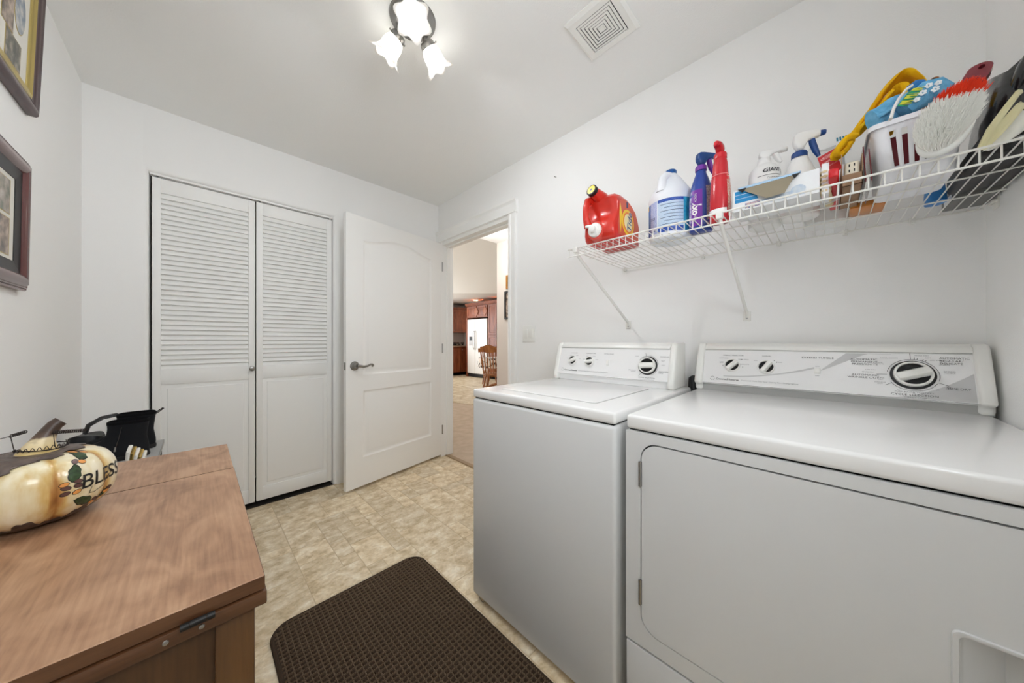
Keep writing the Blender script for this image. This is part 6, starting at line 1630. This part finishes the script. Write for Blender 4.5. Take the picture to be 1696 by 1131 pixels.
# ================================================================= BEYOND THE DOORWAY
hl = thing('hall_light', 'glass dome ceiling light with dark finial in the hall beyond the doorway', 'ceiling light', (2.30, 2.705, HC))
MB().lathe([(0.0, -0.075), (0.06, -0.068), (0.12, -0.045), (0.15, -0.015), (0.15, 0.0)], (2.30, 2.705, HC), 28).build('dome', mat('lit_dome', (250, 246, 238), 0.4, emit=((255, 246, 232), 1.0)), hl)
MB().lathe([(0.0, -0.125), (0.008, -0.118), (0.012, -0.108), (0.008, -0.098), (0.016, -0.088), (0.024, -0.074), (0.0, -0.072)], (2.30, 2.705, HC), 16).build('finial', mat('bronze', (54, 42, 34), 0.4, metal=0.8), hl)
ld = bpy.data.lights.new('hall_bulb', 'POINT'); ld.energy = HALL_W; ld.shadow_soft_size = 0.12; ld.color = (1, 0.98, 0.96); lo = bpy.data.objects.new('hall_bulb', ld); C.objects.link(lo); lo.location = (2.30, 2.705, HC-0.22)
def hall_frame(name, label, y0, y1, z0, z1, fw, mt_, ph):
    t = thing(name, label, 'picture frame', (HX, (y0+y1)/2, z0))
    for a, b_, c_, d_ in ((y0, y1, z0, z0+fw), (y0, y1, z1-fw, z1), (y0, y0+fw, z0+fw, z1-fw), (y1-fw, y1, z0+fw, z1-fw)):
        MB().box(HX-0.022, HX, a, b_, c_, d_).build('moulding', mt_, t, bevel=0.003)
    MB().box(HX-0.010, HX-0.004, y0+fw, y1-fw, z0+fw, z1-fw).build('picture', ph, t, smooth=0)
hall_frame('picture_frame', 'gold framed picture on the hall wall, above the black collage frame', 2.60, 2.963, 1.795, 1.975, 0.03, mat('gold_frame', (178, 124, 52), 0.35, metal=0.3), M_ph[3])
hall_frame('picture_frame', 'black framed photo collage on the hall wall, beyond the doorway', 2.62, 2.992, 1.400, 1.768, 0.025, M_black, M_ph[1])
hall_frame('picture_frame', 'dark framed picture lowest on the hall wall, mostly hidden by the door casing', 2.60, 2.918, 1.075, 1.375, 0.02, M_black, M_ph[0])
# fridge
fg = thing('refrigerator', 'white side by side refrigerator in the far kitchen', 'refrigerator', (6.45, 7.6, 0))
FXr, FY0, FY1 = 6.06, 7.125, 8.07
MB().box(FXr+0.07, 6.85, FY0, FY1, 0.03, 1.79).build('body', mat('fridge_side', (214, 214, 214), 0.4), fg, bevel=0.01)
ym = FY1 - 0.385
for nm, a, b_ in (('freezer_door', ym+0.004, FY1), ('fridge_door', FY0, ym-0.004)):
    dd = MB(); dd.box(FXr, FXr+0.066, a, b_, 0.115, 1.80); o = dd.build(nm, M_enamel, fg, bevel=0.012, bseg=3)
    yh = (ym+0.035) if nm == 'freezer_door' else (ym-0.035)
    MB().tube([(FXr-0.004, yh, 0.86), (FXr-0.045, yh, 0.92), (FXr-0.05, yh, 1.15), (FXr-0.045, yh, 1.38), (FXr-0.004, yh, 1.44)], 0.014, 10).build('handle', mat('fridge_handle', (206, 206, 206), 0.3), o)
    if nm == 'freezer_door':
        MB().box(FXr-0.004, FXr+0.002, ym+0.10, FY1-0.09, 0.98, 1.30).build('dispenser', mat('dispenser_grey', (196, 196, 198), 0.35), o, bevel=0.004); MB().box(FXr-0.006, FXr-0.003, ym+0.125, FY1-0.115, 1.14, 1.26).build('dispenser_recess', M_black, o, smooth=0)
MB().box(FXr+0.02, FXr+0.10, FY0+0.03, FY1-0.03, 0.02, 0.105).build('grille', M_black, fg, smooth=0)
def cab_door(parent, fr, u0, u1, v0, v1, knob_at=None):
    w_ = 0.055
    m_ = MB()
    m_.rings([[fr(a, b_, d_) for a, b_ in ((u0+s_, v0+s_), (u1-s_, v0+s_), (u1-s_, v1-s_), (u0+s_, v1-s_))] for s_, d_ in ((0, 0), (0, 0.018), (0.004, 0.02), (w_, 0.02), (w_+0.008, 0.010), (w_+0.020, 0.010), (w_+0.05, 0.017))])
    o_ = m_.build('door', M_kitch, parent, smooth=20)
    if knob_at:
        kk = MB(); c_ = Vector(fr(knob_at[0], knob_at[1], 0.02)); nn = (Vector(fr(0, 0, 1)) - Vector(fr(0, 0, 0))); kk.lathe([(0.006, 0), (0.006, 0.012), (0.016, 0.02), (0.012, 0.028), (0.0, 0.03)], c_, 12, nn); kk.build('knob', M_nickel, o_)
# cabinets on the far wall: base, counter, uppers, corner unit
kb = thing('base_cabinet', 'cherry wood base cabinets left of the refrigerator', 'cabinet', (6.0, 8.8, 0))
MB().box(4.9, 6.98, 8.50, 9.48, 0.10, 0.925).build('carcass', M_kitch, kb, smooth=0); MB().box(4.9, 6.98, 8.57, 9.48, 0.004, 0.10).build('toe_kick', M_dark, kb, smooth=0)
fB = frame((4.9, 8.50, 0.0), (1, 0, 0), (0, 0, 1), (0, -1, 0))
for k in range(4): cab_door(kb, fB, 0.02+0.40*k, 0.40+0.40*k, 0.13, 0.90, (0.06+0.40*k, 0.84))
ct = thing('countertop', 'speckled brown countertop with mosaic backsplash in the far kitchen', 'countertop', (6.0, 8.8, 0.925))
MB().box(4.9, 6.98, 8.46, 9.495, 0.926, 0.965).build('slab', mat('counter_stone', (120, 92, 72), 0.3, var=(60, (170, 140, 116), 4)), ct, bevel=0.004)
M_mos = [mat('mosaic_tile', c_, 0.3) for c_ in ((56, 48, 42), (196, 188, 172), (128, 104, 84), (88, 84, 80))]
random.seed(8)
for k in range(22):
    for j in range(2): MB().box(5.3+0.075*k + 0.03*j, 5.37+0.075*k + 0.03*j, 9.486, 9.4975, 0.972+0.055*j, 1.022+0.055*j).build('tile', random.choice(M_mos), ct, smooth=0)
uc = thing('wall_cabinet', 'cherry wood wall cabinet high left of the refrigerator', 'cabinet', (5.6, 9.3, 1.42))
MB().box(4.9, 6.20, 9.17, 9.495, 1.42, 2.22).build('carcass', M_kitch, uc, smooth=0)
fU = frame((4.9, 9.17, 0), (1, 0, 0), (0, 0, 1), (0, -1, 0))
for k in range(3): cab_door(uc, fU, 0.02+0.43*k, 0.43+0.43*k, 1.44, 2.20, (0.39+0.43*k, 1.50))
MB().prism([(0, 2.22), (-0.03, 2.225), (-0.06, 2.275), (-0.06, 2.29), (0.3, 2.29), (0.3, 2.22)], 4.9, 6.20, lambda u, v, w_: (w_, 9.17+u, v)).build('crown_moulding', M_kitch, uc, smooth=0)
kc_ = thing('corner_cabinet', 'lighter cherry wood diagonal corner wall cabinet with raised panel door', 'cabinet', (6.6, 9.2, 1.42))
MB().prism([(6.205, 9.495), (6.205, 9.15), (6.66, 8.70), (6.99, 8.70), (6.99, 9.495)], 1.42, 2.22, lambda u, v, w_: (u, v, w_)).build('carcass', M_kitch, kc_, smooth=0)
dU = Vector((0.455, -0.45, 0)).normalized()
fC = frame((6.205, 9.15, 0), dU, (0, 0, 1), (-dU.y*-1 if False else -0.7033, -0.7109, 0))
cab_door(kc_, fC, 0.04, 0.60, 1.44, 2.20, (0.09, 1.50))
MB().prism([(6.195, 9.495), (6.175, 9.13), (6.645, 8.665), (6.99, 8.665), (6.99, 9.495)], 2.22, 2.29, lambda u, v, w_: (u, v, w_)).build('crown_moulding', M_kitch, kc_, smooth=0)
of = thing('fridge_cabinet', 'cherry wood cabinet with two carved diamonds above the refrigerator', 'cabinet', (6.5, 7.6, 1.84))
MB().box(6.10, 6.99, 7.10, 8.14, 1.85, 2.22).build('carcass', M_kitch, of, smooth=0)
fO = frame((6.10, 8.14, 0), (0, -1, 0), (0, 0, 1), (-1, 0, 0))
for k in range(2): cab_door(of, fO, 0.02+0.51*k, 0.51+0.51*k, 1.86, 2.20)
for uu in (0.50, 0.92):
    MB().prism([(uu, 1.87), (uu+0.11, 2.03), (uu, 2.19), (uu-0.11, 2.03)], 0.018, 0.034, fO).build('diamond', mat('carved_light_cherry', (160, 96, 66), 0.5), of, bevel=0.006)
MB().prism([(0, 2.22), (-0.03, 2.225), (-0.07, 2.29), (-0.07, 2.305), (0.3, 2.305), (0.3, 2.22)], 6.30, 8.16, lambda u, v, w_: (6.10+u, w_, v)).build('crown_moulding', M_kitch, of, smooth=0)
MB().box(6.06, 6.99, 8.085, 8.13, 0.0, 1.85).build('end_panel', M_kitch, of, smooth=0)
pn = thing('pantry_cabinet', 'tall cherry wood pantry cabinet right of the refrigerator', 'cabinet', (6.5, 6.7, 0))
MB().box(6.10, 6.99, 6.30, 7.095, 0.10, 2.22).build('carcass', M_kitch, pn, smooth=0); MB().box(6.16, 6.99, 6.30, 7.095, 0.004, 0.10).build('toe_kick', M_dark, pn, smooth=0)
fP = frame((6.10, 7.095, 0), (0, -1, 0), (0, 0, 1), (-1, 0, 0))
for v0, v1 in ((0.13, 1.28), (1.31, 2.20)): cab_door(pn, fP, 0.02, 0.39, v0, v1); cab_door(pn, fP, 0.40, 0.77, v0, v1)
dl = thing('recessed_light', 'round lit recessed light in the far kitchen ceiling', 'ceiling light', (6.30, 7.95, HC))
MB().lathe([(0.09, 0.0), (0.09, -0.006), (0.075, -0.008), (0.072, 0.0)], (6.30, 7.95, HC), 24).build('trim_ring', M_plastic, dl); MB().lathe([(0.072, -0.003), (0.0, -0.003)], (6.30, 7.95, HC), 24).build('lens', mat('lit_lens', (255, 250, 240), 0.4, emit=((255, 246, 230), 8.0)), dl)
for x_, y_ in ((6.30, 7.95), (5.75, 8.2), (6.3, 7.0)):
    ld = bpy.data.lights.new('can_bulb', 'SPOT'); ld.spot_size = math.radians(140); ld.spot_blend = 0.6; ld.energy = CAN_W*2.2; ld.shadow_soft_size = 0.08; ld.color = (1, 0.96, 0.9); lo = bpy.data.objects.new('can_bulb', ld); C.objects.link(lo); lo.location = (x_, y_, HC-0.015)
# dining table and chairs
M_cloth2 = bpy.data.materials.new('patterned_cloth'); M_cloth2.use_nodes = True
nt = M_cloth2.node_tree; b = nt.nodes['Principled BSDF']; tc = nt.nodes.new('ShaderNodeTexCoord'); vo = nt.nodes.new('ShaderNodeTexVoronoi'); vo.inputs['Scale'].default_value = 16; nt.links.new(tc.outputs['Object'], vo.inputs['Vector'])
rp_ = nt.nodes.new('ShaderNodeValToRGB'); rp_.color_ramp.interpolation = 'CONSTANT'; rp_.color_ramp.elements[0].color = lin((52, 46, 48)); rp_.color_ramp.elements[1].position = 0.42; rp_.color_ramp.elements[1].color = lin((222, 214, 206)); nt.links.new(vo.outputs['Distance'], rp_.inputs[0]); nt.links.new(rp_.outputs[0], b.inputs['Base Color']); b.inputs['Roughness'].default_value = 0.8
TX, TY = 5.02, 5.40
tb = thing('dining_table', 'oak dining table beyond the doorway, under a patterned cloth', 'table', (TX, TY, 0))
m = MB(); m.lathe([(0.0, 0.70), (0.50, 0.70), (0.50, 0.73), (0.0, 0.73)], (TX, TY, 0), 36); m.build('tabletop', M_oak, tb)
m = MB(); m.lathe([(0.05, 0.0), (0.06, 0.03), (0.045, 0.1), (0.07, 0.3), (0.045, 0.5), (0.08, 0.70)], (TX, TY, 0), 20); m.build('pedestal', M_oak, tb)
for a in (45, 135, 225, 315):
    c_, s_ = math.cos(math.radians(a)), math.sin(math.radians(a)); MB().tube([(TX+0.05*c_, TY+0.05*s_, 0.12), (TX+0.2*c_, TY+0.2*s_, 0.09), (TX+0.36*c_, TY+0.36*s_, 0.018)], [0.03, 0.026, 0.018], 8).build('foot', M_oak, tb)
tcb = MB(); tcb.lathe([(0.0, 0.733), (0.50, 0.733), (0.512, 0.73), (0.52, 0.66), (0.53, 0.52)], (TX, TY, 0), 72, wob=lambda r_, h, t: (r_*(1 + (0.02*math.sin(14*t) if h < 0.7 else 0)), h)); tco = tcb.build('tablecloth', M_cloth2, loc=(TX, TY, 0.73), smooth=60)
tag(tco, 'black and white patterned cloth on the dining table', 'tablecloth')
def chair(label, x, y, rz_):
    t = thing('dining_chair', label, 'chair', (x, y, 0), rz_)
    def bb_(mb_, nm, mt_=M_oak, **k_): return mb_.build(nm, mt_, t, local=True, **k_)
    # local: seat faces +x, back at -x
    m_ = MB(); sp_ = arc(0, 0, 0.21, 0, 360, 28)[:-1]; m_.prism([(a*1.02, b_*1.0) for a, b_ in sp_], 0.43, 0.465, lambda u, v, w_: (u, v, w_)); bb_(m_, 'seat', M_oak, bevel=0.01)
    for sx, sy in ((1, 1), (1, -1), (-1, 1), (-1, -1)):
        m_ = MB(); a0 = Vector((0.12*sx, 0.12*sy, 0.435)); a1 = Vector((0.20*sx, 0.19*sy, 0.003)); m_.tube([tuple(a0.lerp(a1, q)) for q in (0, 0.12, 0.3, 0.42, 0.5, 0.58, 0.8, 1.0)], [0.016, 0.018, 0.024, 0.016, 0.021, 0.017, 0.019, 0.012], 10); bb_(m_, 'leg')
    for sy in (1, -1): bb_(MB().tube([(0.165, 0.155*sy, 0.20), (-0.165, 0.155*sy, 0.20)], 0.010, 8), 'stretcher')
    bb_(MB().tube([(0.0, 0.155, 0.20), (0.0, -0.155, 0.20)], 0.010, 8), 'stretcher')
    for k in range(7):
        yy = -0.15 + 0.05*k
        rr_ = [0.008, 0.010, 0.014, 0.010, 0.008] if 0 < k < 6 else [0.014, 0.016, 0.020, 0.016, 0.014]
        p0, p1 = Vector((-0.165 + 0.02*abs(yy)/0.15*0, yy*1.0, 0.46)), Vector((-0.285, yy*1.22, 0.915))
        bb_(MB().tube([tuple(p0.lerp(p1, q)) for q in (0, 0.25, 0.45, 0.7, 1)], rr_, 8), 'spindle' if 0 < k < 6 else 'back_post')
    m_ = MB()
    N_ = 16; rr_ = []
    for k in range(N_+1):
        q = -1 + 2*k/N_; yy = 0.225*q; xx = -0.29 - 0.02*(1-q*q); top = 1.005 + 0.018*math.cos(q*4.2)*1.0 - 0.02*q**4; bot = 0.895 - 0.008*math.cos(q*4.5)
        rr_.append([(xx-0.010, yy, bot), (xx+0.010, yy, bot), (xx-0.012, yy, top), (xx-0.030, yy, top)])
    m_.rings(rr_); bb_(m_, 'crest_rail', M_oak, smooth=30)
    return t
chair('oak spindle back dining chair nearest the doorway, its back towards the hall', 4.25, 4.79, math.radians(34))
chair('oak spindle back dining chair on the far side of the table', 5.32, 6.06, math.radians(-115))
